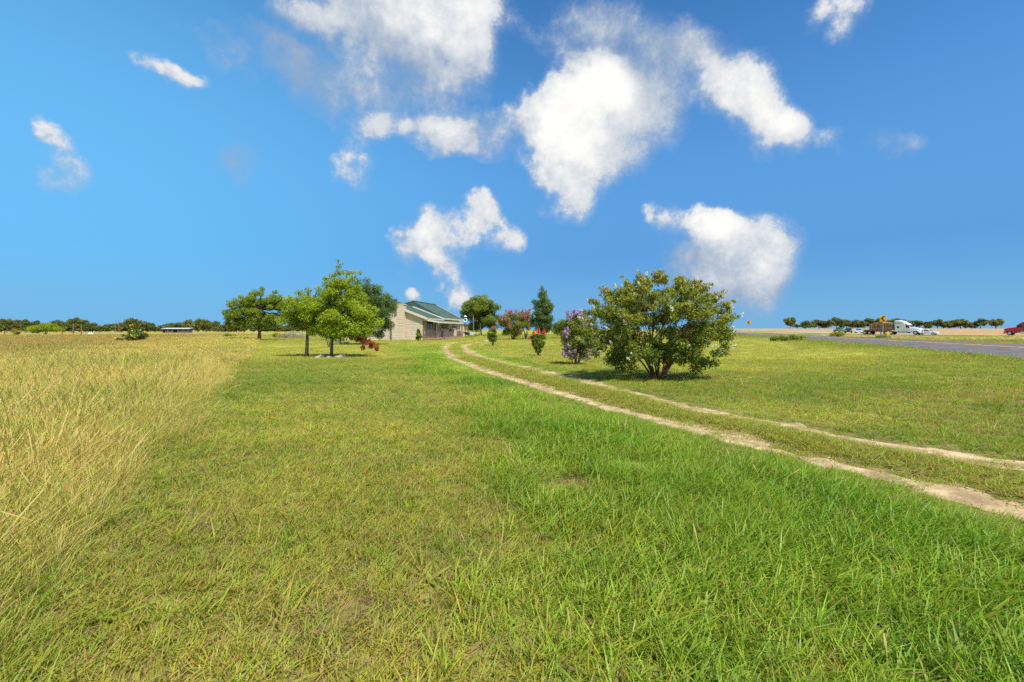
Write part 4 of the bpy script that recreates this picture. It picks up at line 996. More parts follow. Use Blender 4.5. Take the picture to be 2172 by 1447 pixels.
# ================================================================== HOUSE
M_STONE = principled('limestone_block', (0.64, 0.54, 0.43), rough=.9, spec=.15, var=.14, scale=5, bump=.6, bscale=22, objrand=.10)
M_MORT = principled('mortar', (0.57, 0.48, 0.38), rough=.95, var=.1, scale=8)
M_ROOF = principled('green_roof_metal', (0.070, 0.125, 0.100), rough=.7, spec=.2, var=.12, scale=.6)
M_TRIM = principled('cream_trim', (0.60, 0.53, 0.42), rough=.6, var=.06)
M_WTRIM = principled('white_trim', (0.72, 0.72, 0.68), rough=.6, var=.05)
M_SIDE = principled('shade_tinted_siding', (0.58, 0.46, 0.37), rough=.75, var=.08, scale=3)  # the porch's shade is put into this pinkish tan siding colour
M_CREAM = principled('cream_siding', (0.68, 0.60, 0.46), rough=.75, var=.06, scale=3)
M_BROWN = principled('brown_deck_stain', (0.20, 0.135, 0.11), rough=.7, var=.2, scale=5)
M_SKIRT = principled('faded_deck_board', (0.38, 0.24, 0.19), rough=.75, var=.2, scale=5)
M_BLACK = principled('black_enamel', (0.02, 0.02, 0.022), rough=.45, var=.1)
M_GLASS = principled('dark_window_glass', (0.035, 0.05, 0.05), rough=.08, spec=.6, var=.2, scale=1.5)
M_WOOD = principled('weathered_post', (0.30, 0.17, 0.10), rough=.9, var=.25, scale=6)
M_GREY = principled('galvanised_steel', (0.42, 0.43, 0.44), rough=.5, metal=.3, var=.1)
M_RUST = principled('rusty_post', (0.22, 0.085, 0.045), rough=.85, var=.25, scale=8)
hx, hy = HOUSE_O
house = thing('stone_house', 'long pale stone house with green metal roof and brown railed porch', 'house', (hx, hy, gh(hx, hy)), HOUSE_RZ)
SL = 2.9 / 7.7; EAVE = 3.3; RX = -7.7; RIDGE = EAVE + 2.9; LEN = 19.0
wz = lambda x: EAVE + (SL * -x if x > RX else SL * (x + 15.4))
gw = MB().prism([(-15.4, -.3), (0, -.3), (0, EAVE), (RX, RIDGE), (-15.4, EAVE)], 0, .3).build('gable_wall', M_MORT, house)
ch = MB().prism([(-4.5, -.3), (-2.7, -.3), (-2.7, 5.12), (-3.75, 5.12), (-3.75, 3.5), (-4.5, 2.9)], -.72, .25).build('chimney', M_MORT, house)
MB().box(-3.83, -2.62, -.80, .33, 5.12, 5.24).build('chimney_cap', M_TRIM, ch)
unit = MB().box(0, 1, 0, 1, 0, 1); ume = bpy.data.meshes.new('stone'); ume.from_pydata(unit.v, [], unit.f); ume.materials.append(M_STONE)
rs_ = random.Random(4); stones = []
def course(x0, x1, z0, z1, topf, y, par):
    z = z0; k = 0
    while z < z1:
        h = rs_.choice((.20, .26, .26, .31)); x = x0 - rs_.uniform(0, .3)
        while x < x1:
            w = rs_.uniform(.34, .72); a, b = max(x, x0), min(x + w, x1)
            if b - a > .08:
                tp = min(topf(a), topf(b))
                if z + .1 < tp: stones.append((par, a, b, y, z, min(z + h, tp)))
            x += w
        z += h
course(-15.4, -4.52, -.05, 6.1, wz, 0.0, gw); course(-2.68, 0, -.05, 4.4, wz, 0.0, gw)
course(-4.5, -2.7, -.05, 3.0, lambda x: 2.95, -.72, ch); course(-3.75, -2.7, 3.0, 5.1, lambda x: 5.11, -.72, ch)
def seen(s): return (s[0] is ch) or s[1] > -2.7 or (s[4] < 1.3 and s[1] > -9.6)
vis = [s for s in stones if seen(s)]; vis.sort(key=lambda s: 0 if s[1] > -5 else 1)
restS = MB()
for i, (par, a, b, y, z0, z1) in enumerate(vis[:300]):
    o = link('stone', ume, par); o.location = (a + .012, y - .022 - rs_.uniform(0, .02), z0 + .012); o.scale = (b - a - .024, .06, max(z1 - z0 - .024, .05))
for (par, a, b, y, z0, z1) in vis[300:] + [s for s in stones if not seen(s)]:
    restS.box(a + .012, b - .012, y - .03, y + .03, z0 + .012, max(z1 - .012, z0 + .05))
o = restS.build('stone_courses', M_STONE, house); o['kind'] = 'stuff'
cs = MB()                       # the chimney's right-hand return is coursed as well
z = -.05
while z < 4.3:
    cs.box(-2.72, -2.675 + rs_.uniform(0, .015), -.70, -.04, z + .012, z + .24); z += .26
o = cs.build('chimney_return', M_STONE, ch)
MB().box(-1.75, -1.3, -.02, .02, .12, .38).build('crawl_vent', M_MORT, house)
# other walls
MB().box(-15.4, -15.1, .3, LEN, -.3, EAVE).build('side_wall', M_MORT, house)
MRX, MRZ = -4.7, 6.05
MB().prism([(-15.1, -.3), (-.25, -.3), (-.25, EAVE), (MRX, MRZ - .1), (-15.1, EAVE)], LEN - .3, LEN).build('back_gable', M_CREAM, house)
fw = MB().box(-.28, 0, .3, 6.4, -.3, 3.25).build('porch_wall', M_SIDE, house); fw['label'] = 'boarded wall inside the porch, coloured pinkish tan for its shade'
for k in range(13): MB().box(-.02, .022, .32, 6.38, .45 + k * .21, .45 + k * .21 + .185).build('siding_board', M_SIDE, fw)
fw2 = MB().box(-.28, 0, 6.4, LEN, -.3, 3.25).build('front_wall', M_CREAM, house); fw2['label'] = 'cream boarded front wall'
for k in range(13): MB().box(-.02, .022, 6.42, LEN - .02, .45 + k * .21, .45 + k * .21 + .185).build('siding_board', M_CREAM, fw2)
MB().box(-.1, .06, -.04, .12, -.2, 3.1).build('corner_post', M_BROWN, house)
def window(y0, y1, z0, z1, tr, cols, rows, nm='window'):
    w = MB()
    t = .09
    w.box(.024, .10, y0 - t, y0, z0 - t, z1 + t); w.box(.024, .10, y1, y1 + t, z0 - t, z1 + t); w.box(.024, .10, y0, y1, z1, z1 + t); w.box(.024, .12, y0, y1, z0 - t, z0)
    o = w.build(nm, tr, house)
    MB().box(.026, .045, y0, y1, z0, z1).build('pane', M_GLASS, o)
    for i in range(1, cols): MB().box(.047, .075, y0 + (y1 - y0) * i / cols - .03, y0 + (y1 - y0) * i / cols + .03, z0, z1).build('mullion', tr, o)
    for i in range(1, rows): MB().box(.047, .070, y0, y1, z0 + (z1 - z0) * i / rows - .025, z0 + (z1 - z0) * i / rows + .025).build('muntin', tr, o)
window(1.5, 4.0, 1.78, 2.85, M_BROWN, 2, 1)
window(8.1, 10.6, 1.72, 2.72, M_WTRIM, 2, 3)
window(15.2, 16.4, 1.72, 2.72, M_WTRIM, 2, 2)
dr_ = MB().box(.024, .07, 5.0, 5.95, .42, 2.5).build('door', M_BROWN, house); MB().box(.072, .11, 5.08, 5.14, 1.35, 1.5).build('door_handle', M_GREY, dr_)
# roofs: the near section, then the slightly raised main section with its white edge
def roof(y0, y1, dz, name):
    th = .14; ov = .65
    pr = [(ov, EAVE - SL * ov + dz), (RX, RIDGE + dz), (-15.4 - ov, EAVE - SL * ov + dz), (-15.4 - ov, EAVE - SL * ov + dz + th), (RX, RIDGE + dz + th), (ov, EAVE - SL * ov + dz + th)]
    return MB().prism(pr, y0, y1).build(name, M_ROOF, house)
r1 = roof(-.38, 7.8, .02, 'roof')
E2 = EAVE - SL * .65 + .20; MSL = (MRZ - E2) / (.65 - MRX)
r2 = MB().prism([(.65, E2), (MRX, MRZ), (-16.05, E2 - .05), (-16.05, E2 + .09), (MRX, MRZ + .14), (.65, E2 + .14)], 7.82, LEN + .6).build('roof', M_ROOF, house)
MB().prism([(.55, E2 - .1), (.55, E2 + .02), (MRX, MRZ - .02), (-6.2, MRZ - .42), (-6.2, 4.4)], 7.84, 8.05).build('roof_step', M_ROOF, r2)
def ribs(rf, y0, y1, a, b):
    m = MB(); y = y0 + .3
    while y < y1:
        m.beam((a[0], y, a[1] + .155), (b[0], y, b[1] + .155), .045, .035); y += .9
    m.build('seam_ribs', M_ROOF, rf)
ribs(r1, -.38, 7.8, (.65, EAVE - SL * .65 + .02), (RX, RIDGE + .02)); ribs(r2, 7.9, LEN + .5, (.65, E2), (MRX, MRZ))
MB().beam((RX, -.40, RIDGE + .19), (RX, 7.8, RIDGE + .19), .35, .05).build('ridge_cap', M_ROOF, r1)
MB().beam((MRX, 7.80, MRZ + .17), (MRX, LEN + .6, MRZ + .17), .35, .05).build('ridge_cap', M_ROOF, r2)
m = MB(); m.beam((.66, -.41, EAVE - SL * .66 + .04), (RX, -.41, RIDGE + .04), .06, .34); m.beam((RX, -.41, RIDGE + .04), (-16.06, -.41, EAVE - SL * .66 + .04), .06, .34); m.build('rake_board', M_TRIM, r1)
MB().beam((.66, 7.77, EAVE - SL * .66 + .22), (-4.6, 7.77, EAVE + SL * 4.6 + .22), .06, .15).build('white_flashing', M_WTRIM, r2)
m = MB(); m.beam((.66, LEN + .63, E2 + .03), (MRX, LEN + .63, MRZ + .03), .06, .3); m.beam((MRX, LEN + .63, MRZ + .03), (-16.06, LEN + .63, E2), .06, .3); m.build('rake_board', M_TRIM, r2)
MB().beam((.68, -.38, EAVE - SL * .65 + .03), (.68, 7.75, EAVE - SL * .65 + .03), .05, .22).build('eave_board', M_TRIM, r1)
MB().beam((.68, 7.85, E2 + .0), (.68, LEN + .6, E2 + .0), .05, .26).build('eave_board', M_TRIM, r2)
# porch
PY1 = 13.6
pr_ = MB().prism([(.1, 2.98), (2.3, 2.60), (2.3, 2.68), (.1, 3.06)], -.05, PY1).build('porch_roof', M_ROOF, house)
MB().beam((.05, -.08, 2.98), (2.32, -.08, 2.60), .05, .24).build('end_board', M_TRIM, pr_)
MB().beam((2.33, -.05, 2.58), (2.33, PY1, 2.58), .05, .24).build('front_board', M_TRIM, pr_)
dk = MB().box(0.03, 2.02, .05, PY1, .30, .36).build('deck', M_SKIRT, house)
for k in range(13): MB().box(.04 + k * .153, .04 + k * .153 + .143, .02, PY1 + .03, .362, .395).build('deck_board', M_SKIRT, dk)
MB().box(0.05, 2.05, -.01, .03, .08, .30).build('skirt_board', M_SKIRT, dk)
MB().box(2.02, 2.06, .03, PY1, .08, .35).build('skirt_board', M_SKIRT, dk)
for y in (1.2, 4, 7, 10, 13): MB().box(1.7, 1.98, y, y + .3, -.2, .30).build('pier', M_WTRIM, dk)
for y in (.12, 4.98, 5.6, 8.07, 10.8, 13.5): MB().box(1.90, 2.01, y - .055, y + .055, .396, 2.62).build('porch_post', M_BROWN, house)
def rail(a, b, z0=.48, z1=1.28, n=10, nm='railing'):
    a, b = Vector((*a, 0)), Vector((*b, 0))
    o = MB().beam(a + Vector((0, 0, z1)), b + Vector((0, 0, z1)), .09, .06).build(nm, M_BROWN, house)
    MB().beam(a + Vector((0, 0, z0)), b + Vector((0, 0, z0)), .05, .08).build('bottom_rail', M_BROWN, o)
    for i in range(1, n):
        p = a.lerp(b, i / n); MB().box(p.x - .022, p.x + .022, p.y - .022, p.y + .022, z0 + .04, z1 - .03).build('baluster', M_BROWN, o)
rail((.10, .12), (1.90, .12), n=14); rail((1.955, .2), (1.955, 2.0), n=13); rail((1.955, 3.2), (1.955, 4.9), n=13); rail((1.955, 5.7), (1.955, 8.0), n=17)
pn = MB().box(1.93, 1.98, 10.9, 13.45, .42, 1.30).build('rail_panel', M_BROWN, house); pn['label'] = 'solid brown panel closing the far end of the porch railing'
st = MB().box(2.06, 2.6, 2.1, 3.1, -.1, .18).build('porch_step', M_SKIRT, house)
hr = MB()
for y in (2.05, 3.15): hr.box(2.55, 2.62, y - .035, y + .035, -.1, 1.42)
hr.beam((1.95, 2.05, 1.5), (2.6, 2.05, 1.42), .07, .06); hr.beam((1.95, 3.15, 1.5), (2.6, 3.15, 1.42), .07, .06); hr.beam((2.58, 2.05, 1.45), (2.58, 3.15, 1.45), .06, .06)
hr.build('stair_handrail', M_BROWN, house)
lp = MB().tube([(2.12, .3, 2.30), (2.12, .3, 2.34), (2.12, .3, 2.52), (2.12, .3, 2.56)], [.05, .10, .10, .03], 8).build('porch_lantern', M_WTRIM, house)
# low addition at the far end
an = MB().box(-9, .75, LEN, LEN + 3.4, -.3, 2.45).build('rear_addition', M_CREAM, house)
MB().box(.62, .80, LEN + .2, LEN + 3.5, 2.2, 2.36).build('brown_beam', M_BROWN, an)
MB().prism([(1.2, 2.45), (-9, 3.3), (-9, 3.42), (1.2, 2.57)], LEN + .62, LEN + 3.8).build('addition_roof', M_ROOF, an)
for y in (14.6, 16.6, 18.4, 20.2): MB().box(1.3, 1.4, y - .05, y + .05, -.2, 2.5).build('side_post', M_BROWN, house)
MB().beam((1.35, 14.5, 2.42), (1.35, 20.3, 2.42), .06, .16).build('side_beam', M_BROWN, house)

def hloc(x, y, z=0.0):
    c, s = math.cos(HOUSE_RZ), math.sin(HOUSE_RZ)
    return (hx + x * c - y * s, hy + x * s + y * c, gh(hx, hy) + z)
# ---- barbecue grill on the deck end, kettle smoker beside it, patio chair
def grill(loc, rz, label):
    g = thing('barbecue_grill', label, 'grill', loc, rz)
    MB().prism([(-.32, .72), (.32, .72), (.34, .95), (.22, 1.16), (-.22, 1.16), (-.34, .95)], -.5, .5).build('hood', M_BLACK, g, bevel=.03)
    MB().box(-.34, .34, -.52, .52, .62, .71).build('firebox', M_BLACK, g)
    for sx in (-.28, .28):
        for sy in (-.45, .45): MB().box(sx - .025, sx + .025, sy - .025, sy + .025, .0, .62).build('leg', M_BLACK, g)
    MB().box(-.3, .3, -.95, -.54, .66, .70).build('side_shelf', M_GREY, g); MB().box(-.3, .3, .54, .95, .66, .70).build('side_shelf', M_GREY, g)
    MB().box(-.26, .26, -.43, .43, .14, .18).build('lower_shelf', M_BLACK, g)
    MB().beam((.37, -.3, .9), (.37, .3, .9), .03).build('handle', M_GREY, g)
    return g
grill(hloc(1.45, 9.4, .395), 0, 'black barbecue grill on the porch deck behind the railing gap')
g = thing('kettle_smoker', 'dark kettle smoker on legs at the far end of the porch', 'smoker', hloc(2.7, 14.6, 0), .3)
MB().tube([(0, 0, .62), (0, 0, .70), (0, 0, .9), (0, 0, 1.05), (0, 0, 1.15)], [.18, .42, .5, .42, .12], 14).build('kettle', M_BLACK, g, smooth=True)
for a in (0, 2.1, 4.2): MB().tube([(math.cos(a) * .3, math.sin(a) * .3, .72), (math.cos(a) * .42, math.sin(a) * .42, -.03)], .025, 6).build('leg', M_BLACK, g)
# ---- lamp post with ring ornament, wooden posts, bits under the round tree
c = atd(987, 84); g = thing('lamp_post', 'rusty post topped by white capped lantern and round white ring', 'post', (c[0], c[1], gh(*c)))
MB().tube([(0, 0, -.1), (0, 0, 3.0)], .075, 8).build('post', M_RUST, g)
rg8 = [(math.cos(t) * .30, -.06, 2.95 + math.sin(t) * .30) for t in np.linspace(0, 2 * math.pi, 17)]
MB().tube(rg8, .085, 8, cap=False).build('ring', M_WTRIM, g)
MB().tube([(0, 0, 3.28), (0, 0, 3.34), (0, 0, 3.52)], [.10, .15, .15], 8).build('lantern', M_RUST, g)
MB().tube([(0, 0, 3.52), (0, 0, 3.56), (0, 0, 3.72), (0, 0, 3.84)], [.30, .28, .12, .02], 10).build('cap', M_WTRIM, g)
for px, d, h, r, lb in ((1004, 86, 3.75, .10, 'tall brown wooden post in front of the round tree'), (1019, 90, 2.3, .06, 'thin grey post under the round tree')):
    c = atd(px, d); g = thing('wooden_post', lb, 'post', (c[0], c[1], gh(*c)))
    MB().tube([(0, 0, -.2), (.02, 0, h * .5), (.0, 0, h)], [r, r * .95, r * .85], 8).build('shaft', M_WOOD if px == 1004 else M_GREY, g); MB().tube([(0, 0, h), (0, 0, h + .05)], [r * 1.15, r * .6], 8).build('post_top', M_WOOD, g)
M_PBLUE = principled('pale_blue_paint', (.38, .46, .52), rough=.6)
c = atd(999, 83); g = thing('wheelbarrow', 'pale blue wheelbarrow tipped over under the round tree', 'wheelbarrow', (c[0], c[1], gh(*c)), .4)
MB().prism([(-.7, .35), (.3, .25), (.65, .75), (-.85, .8)], -.36, .36).build('tray', M_PBLUE, g, bevel=.04)
w_ = MB().wheel((.75, 0, .2), .2, .1).build('wheel', M_BLACK, g)
for sy in (-.25, .25): MB().beam((.75, sy * .3, .2), (-1.35, sy, .55), .045).build('handle', M_WTRIM, g)
for sy in (-.25, .25): MB().beam((-.35, sy, .4), (-.45, sy, 0), .035).build('leg', M_GREY, g)

# ---- pale rocks round the oak and in the bed behind it
M_ROCK = principled('pale_limestone_rock', (.36, .32, .26), rough=.9, var=.2, scale=6, bump=.6, bscale=18)
def rock(px, py, w, h, sd, lab):
    rg = np.random.default_rng(sd); c = at(px, py)
    V, F = [], []; nu, nv = 9, 6
    for j in range(nv):
        ph = math.pi / 2 * (j / (nv - 1)) * 1.0
        for i in range(nu):
            t = 2 * math.pi * i / nu; k = 1 + rg.normal(0, .13)
            V.append((math.cos(t) * math.cos(ph) ** .6 * w / 2 * k if j < nv - 1 else 0, math.sin(t) * math.cos(ph) ** .6 * w * .4 * k if j < nv - 1 else 0, -.05 + (h + .05) * math.sin(ph) * (1 + rg.normal(0, .06))))
    for j in range(nv - 1):
        for i in range(nu): F.append((j * nu + i, j * nu + (i + 1) % nu, (j + 1) * nu + (i + 1) % nu, (j + 1) * nu + i))
    o = link('rock', np_mesh('rock', V, F, M_ROCK)); o.location = (c[0], c[1], gh(*c)); o.rotation_euler = (0, 0, rg.uniform(0, 3)); tag(o, lab, 'rock', 'pale rocks round the oaks')
for i, (px, py, w, h, lab) in enumerate(((672, 759.5, .32, .10, 'small pale rock nearest the grey oak trunk'), (682, 757.5, .55, .14, 'long pale rock left of the ringed oak trunk'), (692, 756.5, .35, .16, 'pale rock touching the left of the ringed oak trunk'), (697, 758.5, .30, .09, 'flat pale rock in front of the ringed oak trunk'), (716, 758.5, .38, .11, 'pale rock just right of the ringed oak trunk'), (724, 757.5, .55, .15, 'largest pale rock right of the ringed oak trunk'),
        (718, 729.5, 1.0, .18, 'pale rock in the bed behind the ringed oak'), (735, 729.0, .8, .2, 'right hand pale rock in the bed behind the oak'), (1030, 726, .8, .25, 'white block on the grass by the rose topped shrub'))):
    rock(px, py, w, h, 60 + i, lab)

# ================================================================== FAR LEFT: fence, tank, shed, poles
c0 = (0, 0)
fx = [(px, d) for px, d in ((-40, 122), (10, 122), (60, 123), (132, 124), (172, 125), (207, 126), (243, 127), (298, 128), (352, 129), (416, 130), (475, 131))]
bp0 = atd(132, 124)
fence = thing('wire_fence', 'wire fence on wooden and steel posts across the dry field', 'fence', (bp0[0], bp0[1], 0))
prev = None
for px, d in fx:
    x, y = atd(px, d); x -= bp0[0]; y -= bp0[1]; wood = px in (132, 172, 10)
    h = 1.45 if wood else 1.25
    MB().tube([(x, y, -.2), (x, y, h)], [.11 if wood else .045] * 2, 7).build('post', M_RUST if wood else M_GREY, fence)
    if prev is not None:
        for hh in (.45, .8, 1.15): MB().tube([(prev[0], prev[1], hh), ((prev[0] + x) / 2, (prev[1] + y) / 2, hh - .05), (x, y, hh)], .008, 4).build('wire', M_GREY, fence)
    prev = (x, y)
for px, d, h, lb in ((155, 120, 2.9, 'tall thin pole with rusty base in front of the lone flat trees'), (172.5, 119, 2.9, 'second tall thin pole beside the fence post')):
    x, y = atd(px, d); g = thing('thin_pole', lb, 'pole', (x, y, 0))
    MB().tube([(0, 0, -.2), (0, 0, 1.3)], .10, 7).build('base', M_RUST, g); MB().tube([(0, 0, 1.3), (0, 0, h)], .03, 6).build('shaft', M_GREY, g)
M_TANK = principled('white_tank_paint', (.74, .76, .76), rough=.4, var=.05)
x, y = atd(192, 126); g = thing('propane_tank', 'small white propane tank by the fence in the field', 'tank', (x, y, 0.0), .1, None, (.7, .7, .75))
MB().tube([(-.85, 0, .62), (-.8, 0, .62), (-.62, 0, .62), (.62, 0, .62), (.8, 0, .62), (.85, 0, .62)], [.05, .25, .4, .4, .25, .05], 14).build('tank', M_TANK, g, smooth=True)
for sx in (-.5, .5): MB().box(sx - .06, sx + .06, -.3, .3, -.1, .3).build('leg', M_GREY, g)
MB().tube([(0, 0, 1.0), (0, 0, 1.14)], .12, 10).build('dome', M_GREY, g)
for px, lb in ((245, 'left of two thin utility poles above the wood'), (252, 'right of two thin utility poles above the wood')):
    x, y = atd(px, 280); g = thing('utility_pole', lb, 'utility pole', (x, y, 0)); MB().tube([(0, 0, -.5), (0, 0, 7.2)], [.14, .10], 7).build('pole', M_WOOD, g); MB().beam((-.9, 0, 6.7), (.9, 0, 6.7), .1, .12).build('crossarm', M_WOOD, g)
x, y = atd(377, 250); g = thing('metal_shed', 'long low shed with pale metal roof at the wood edge', 'shed', (x, y, 0), 0.05)
M_SHW = principled('dark_shed_boards', (.10, .075, .065), rough=.9)
M_SHR = principled('pale_shed_roof', (.58, .60, .62), rough=.5, metal=.2)
for sx in (-6.6, -4.0, -1.3, 1.3, 4.0, 6.5): MB().box(sx - .1, sx + .1, -2.1, -1.9, -.3, 2.0).build('post', M_WOOD, g)
MB().box(-6.6, 6.6, 1.2, 1.4, -.3, 2.2).build('back_wall', M_SHW, g); MB().box(-6.6, -6.4, -2, 1.2, -.3, 2.0).build('side_wall', M_SHW, g); MB().box(6.4, 6.6, -2, 1.2, -.3, 2.0).build('side_wall', M_SHW, g)
for (a, b) in ((-3.9, -1.4), (1.4, 3.9), (4.1, 6.3)): MB().box(a, b, -1.88, -1.8, -.3, 1.5).build('front_panel', M_SHW, g)
MB().prism([(-2.5, 2.0), (1.7, 2.5), (1.7, 2.62), (-2.5, 2.14)], -7, 7).build('roof', M_SHR, g).rotation_euler = (0, 0, R(90))

# ================================================================== RIGHT: signs
M_SIGN = principled('yellow_sign_sheeting', (.80, .40, .01), rough=.45, var=.06)
M_CHEV = principled('black_chevron', (.015, .015, .015), rough=.5)
def chevron(px, d, zc, w, h, label):
    x, y = atd(px, d); zb = gh(x, y); g = thing('chevron_sign', label, 'road sign', (x, y, zb), -math.atan2(x, y) * .9); zc -= zb
    MB().box(-.035, .035, .0, .05, -.3, zc + h / 2).build('post', M_GREY, g)
    MB().box(-w / 2, w / 2, -.03, -.004, zc - h / 2, zc + h / 2).build('panel', M_SIGN, g, bevel=.012)
    a = .36 * w; t = .24 * w; hh = .42 * h
    m = MB(); pts = [(-a + .0, zc), (.0 + .06 * w, zc + hh), (.0 + .06 * w + t * 1.25, zc + hh), (-a + t * 1.25, zc), (.06 * w + t * 1.25, zc - hh), (.06 * w, zc - hh)]
    m.add([(p[0], -.036, p[1]) for p in pts] + [(p[0], -.031, p[1]) for p in pts], [(0, 3, 2, 1)[::-1], (0, 5, 4, 3)[::-1], (6, 7, 8, 9)[::-1], (6, 9, 10, 11)[::-1]] + [(i, (i + 1) % 6, 6 + (i + 1) % 6, 6 + i) for i in range(6)])
    m.build('chevron', M_CHEV, g)
chevron(1588, 98, 3.07, .72, .86, 'yellow chevron road sign on thin post nearest the white flowered shrub')
chevron(1873, 63, 3.02, .66, .80, 'yellow chevron road sign on steel post in front of the flatbed load')
x, y = atd(1883.5, 62); g = thing('yellow_marker', 'small yellow roadside marker beside the chevron sign post', 'marker', (x, y, gh(x, y)))
MB().box(-.03, .03, 0, .04, -.2, .95).build('post', M_GREY, g)
pts = [(math.cos(t) * .23, math.sin(t) * .23) for t in np.linspace(0, 2 * math.pi, 17)[:-1]]
MB().prism([(p[0], .82 + p[1] * 1.05) for p in pts], -.035, -.004).build('panel', M_SIGN, g)

# ================================================================== VEHICLES
M_TYRE = principled('tyre_rubber', (.02, .02, .02), rough=.85)
M_RIM = principled('alloy_rim', (.55, .56, .58), rough=.35, metal=.6)
def paint(n, c): return principled(n, c, rough=.25, spec=.5, var=.03, scale=2)
M_PW, M_PR, M_PB, M_PG, M_PS = paint('white_truck_paint', (.74, .78, .84)), paint('red_truck_paint', (.50, .035, .03)), paint('black_car_paint', (.018, .022, .03)), paint('green_car_paint', (.03, .16, .08)), paint('silver_car_paint', (.55, .62, .70))
M_CHR = principled('chrome', (.7, .7, .7), rough=.15, metal=.9)
M_FLAT = principled('dark_red_trailer', (.16, .025, .025), rough=.6)
M_LAMP = principled('headlight_glass', (.7, .72, .75), rough=.1)
def put_wheels(root, spots, r, w):
    for (x, y) in spots:
        s = 1 if y > 0 else -1
        wh = MB().tube([(x, y - w / 2, r), (x, y - w * .4, r), (x, y + w * .4, r), (x, y + w / 2, r)], [r * .9, r, r, r * .9], 16).build('wheel', M_TYRE, root)
        MB().tube([(x, y + s * w / 2, r), (x, y + s * (w / 2 + .025), r)], [r * .62, r * .5], 12).build('rim', M_RIM, wh)
def on_highway(px, d, lane_off=0.0):
    x, y = atd(px, d); return (x, y, float(hz_(np.array([x]), np.array([y]))[0]) + .12)
def heading(px, d, flip=False):
    x, y = atd(px, d); p = np.array(HW); i = np.argmin(np.hypot(p[:, 0] - x, p[:, 1] - y)); i = min(max(i, 1), len(p) - 2)
    t = p[i - 1] - p[i + 1]
    if flip: t = -t
    return math.atan2(t[1], t[0])
def car(name, label, loc, rz, mat, kind='sedan'):
    g = thing(name, label, 'car' if kind != 'pickup' else 'pickup truck', loc, rz)
    if kind == 'sedan':
        body = [(-2.3, .32), (2.3, .32), (2.34, .55), (2.2, .74), (1.2, .88), (-1.6, .95), (-2.25, .92), (-2.36, .6)]
        cab = [(1.15, .86), (.35, 1.38), (-.95, 1.42), (-1.75, .95)]; win = [(.98, .92), (.32, 1.31), (-.9, 1.34), (-1.48, .96)]
    elif kind == 'suv':
        body = [(-2.25, .38), (2.3, .38), (2.35, .7), (2.2, 1.0), (1.1, 1.1), (-2.2, 1.12), (-2.32, .7)]
        cab = [(1.1, 1.08), (.5, 1.7), (-1.9, 1.72), (-2.25, 1.1)]; win = [(.95, 1.14), (.45, 1.62), (-1.8, 1.63), (-2.05, 1.14)]
    else:
        body = [(-2.8, .48), (2.7, .48), (2.75, .8), (2.6, 1.08), (1.35, 1.18), (-2.8, 1.16)]
        cab = [(1.3, 1.16), (.75, 1.78), (-.6, 1.8), (-.75, 1.16)]; win = [(1.15, 1.2), (.68, 1.7), (-.5, 1.71), (-.6, 1.2)]
    MB().prism(body, -.9, .9).build('body', mat, g, bevel=.08)
    cb = MB().prism(cab, -.74, .74).build('cabin', mat, g, bevel=.06)
    for s in (-1, 1):
        MB().prism(win, s * .745 - .012, s * .745 + .012).build('side_window', M_GLASS, cb)
    a, b = cab[0], cab[1]; MB().beam((a[0] * .96 + b[0] * .04 + .03, 0, a[1] + .05), (b[0] + .06, 0, b[1] - .05), 1.3, .03, up=(1, 0, .6)).build('windscreen', M_GLASS, cb)
    a, b = cab[-1], cab[-2]; MB().beam((a[0] - .03, 0, a[1] + .08), (b[0] - .05, 0, b[1] - .06), 1.3, .03, up=(-1, 0, .6)).build('rear_window', M_GLASS, cb)
    fx_ = body[1][0]
    for s in (-1, 1): MB().box(fx_ - .04, fx_ + .05, s * .62 - .18, s * .62 + .18, body[2][1] + .0, body[2][1] + .14).build('headlight', M_LAMP, g)
    r = .34 if kind == 'sedan' else .4
    ax = 1.42 if kind == 'sedan' else 1.5; rx = -1.38 if kind != 'pickup' else -1.75
    put_wheels(g, [(ax, .8), (ax, -.8), (rx, .8), (rx, -.8)], r, .24)
    if kind == 'pickup': MB().box(-2.72, -.85, -.8, .8, 1.161, 1.175).build('bed', M_BLACK, g)
    return g
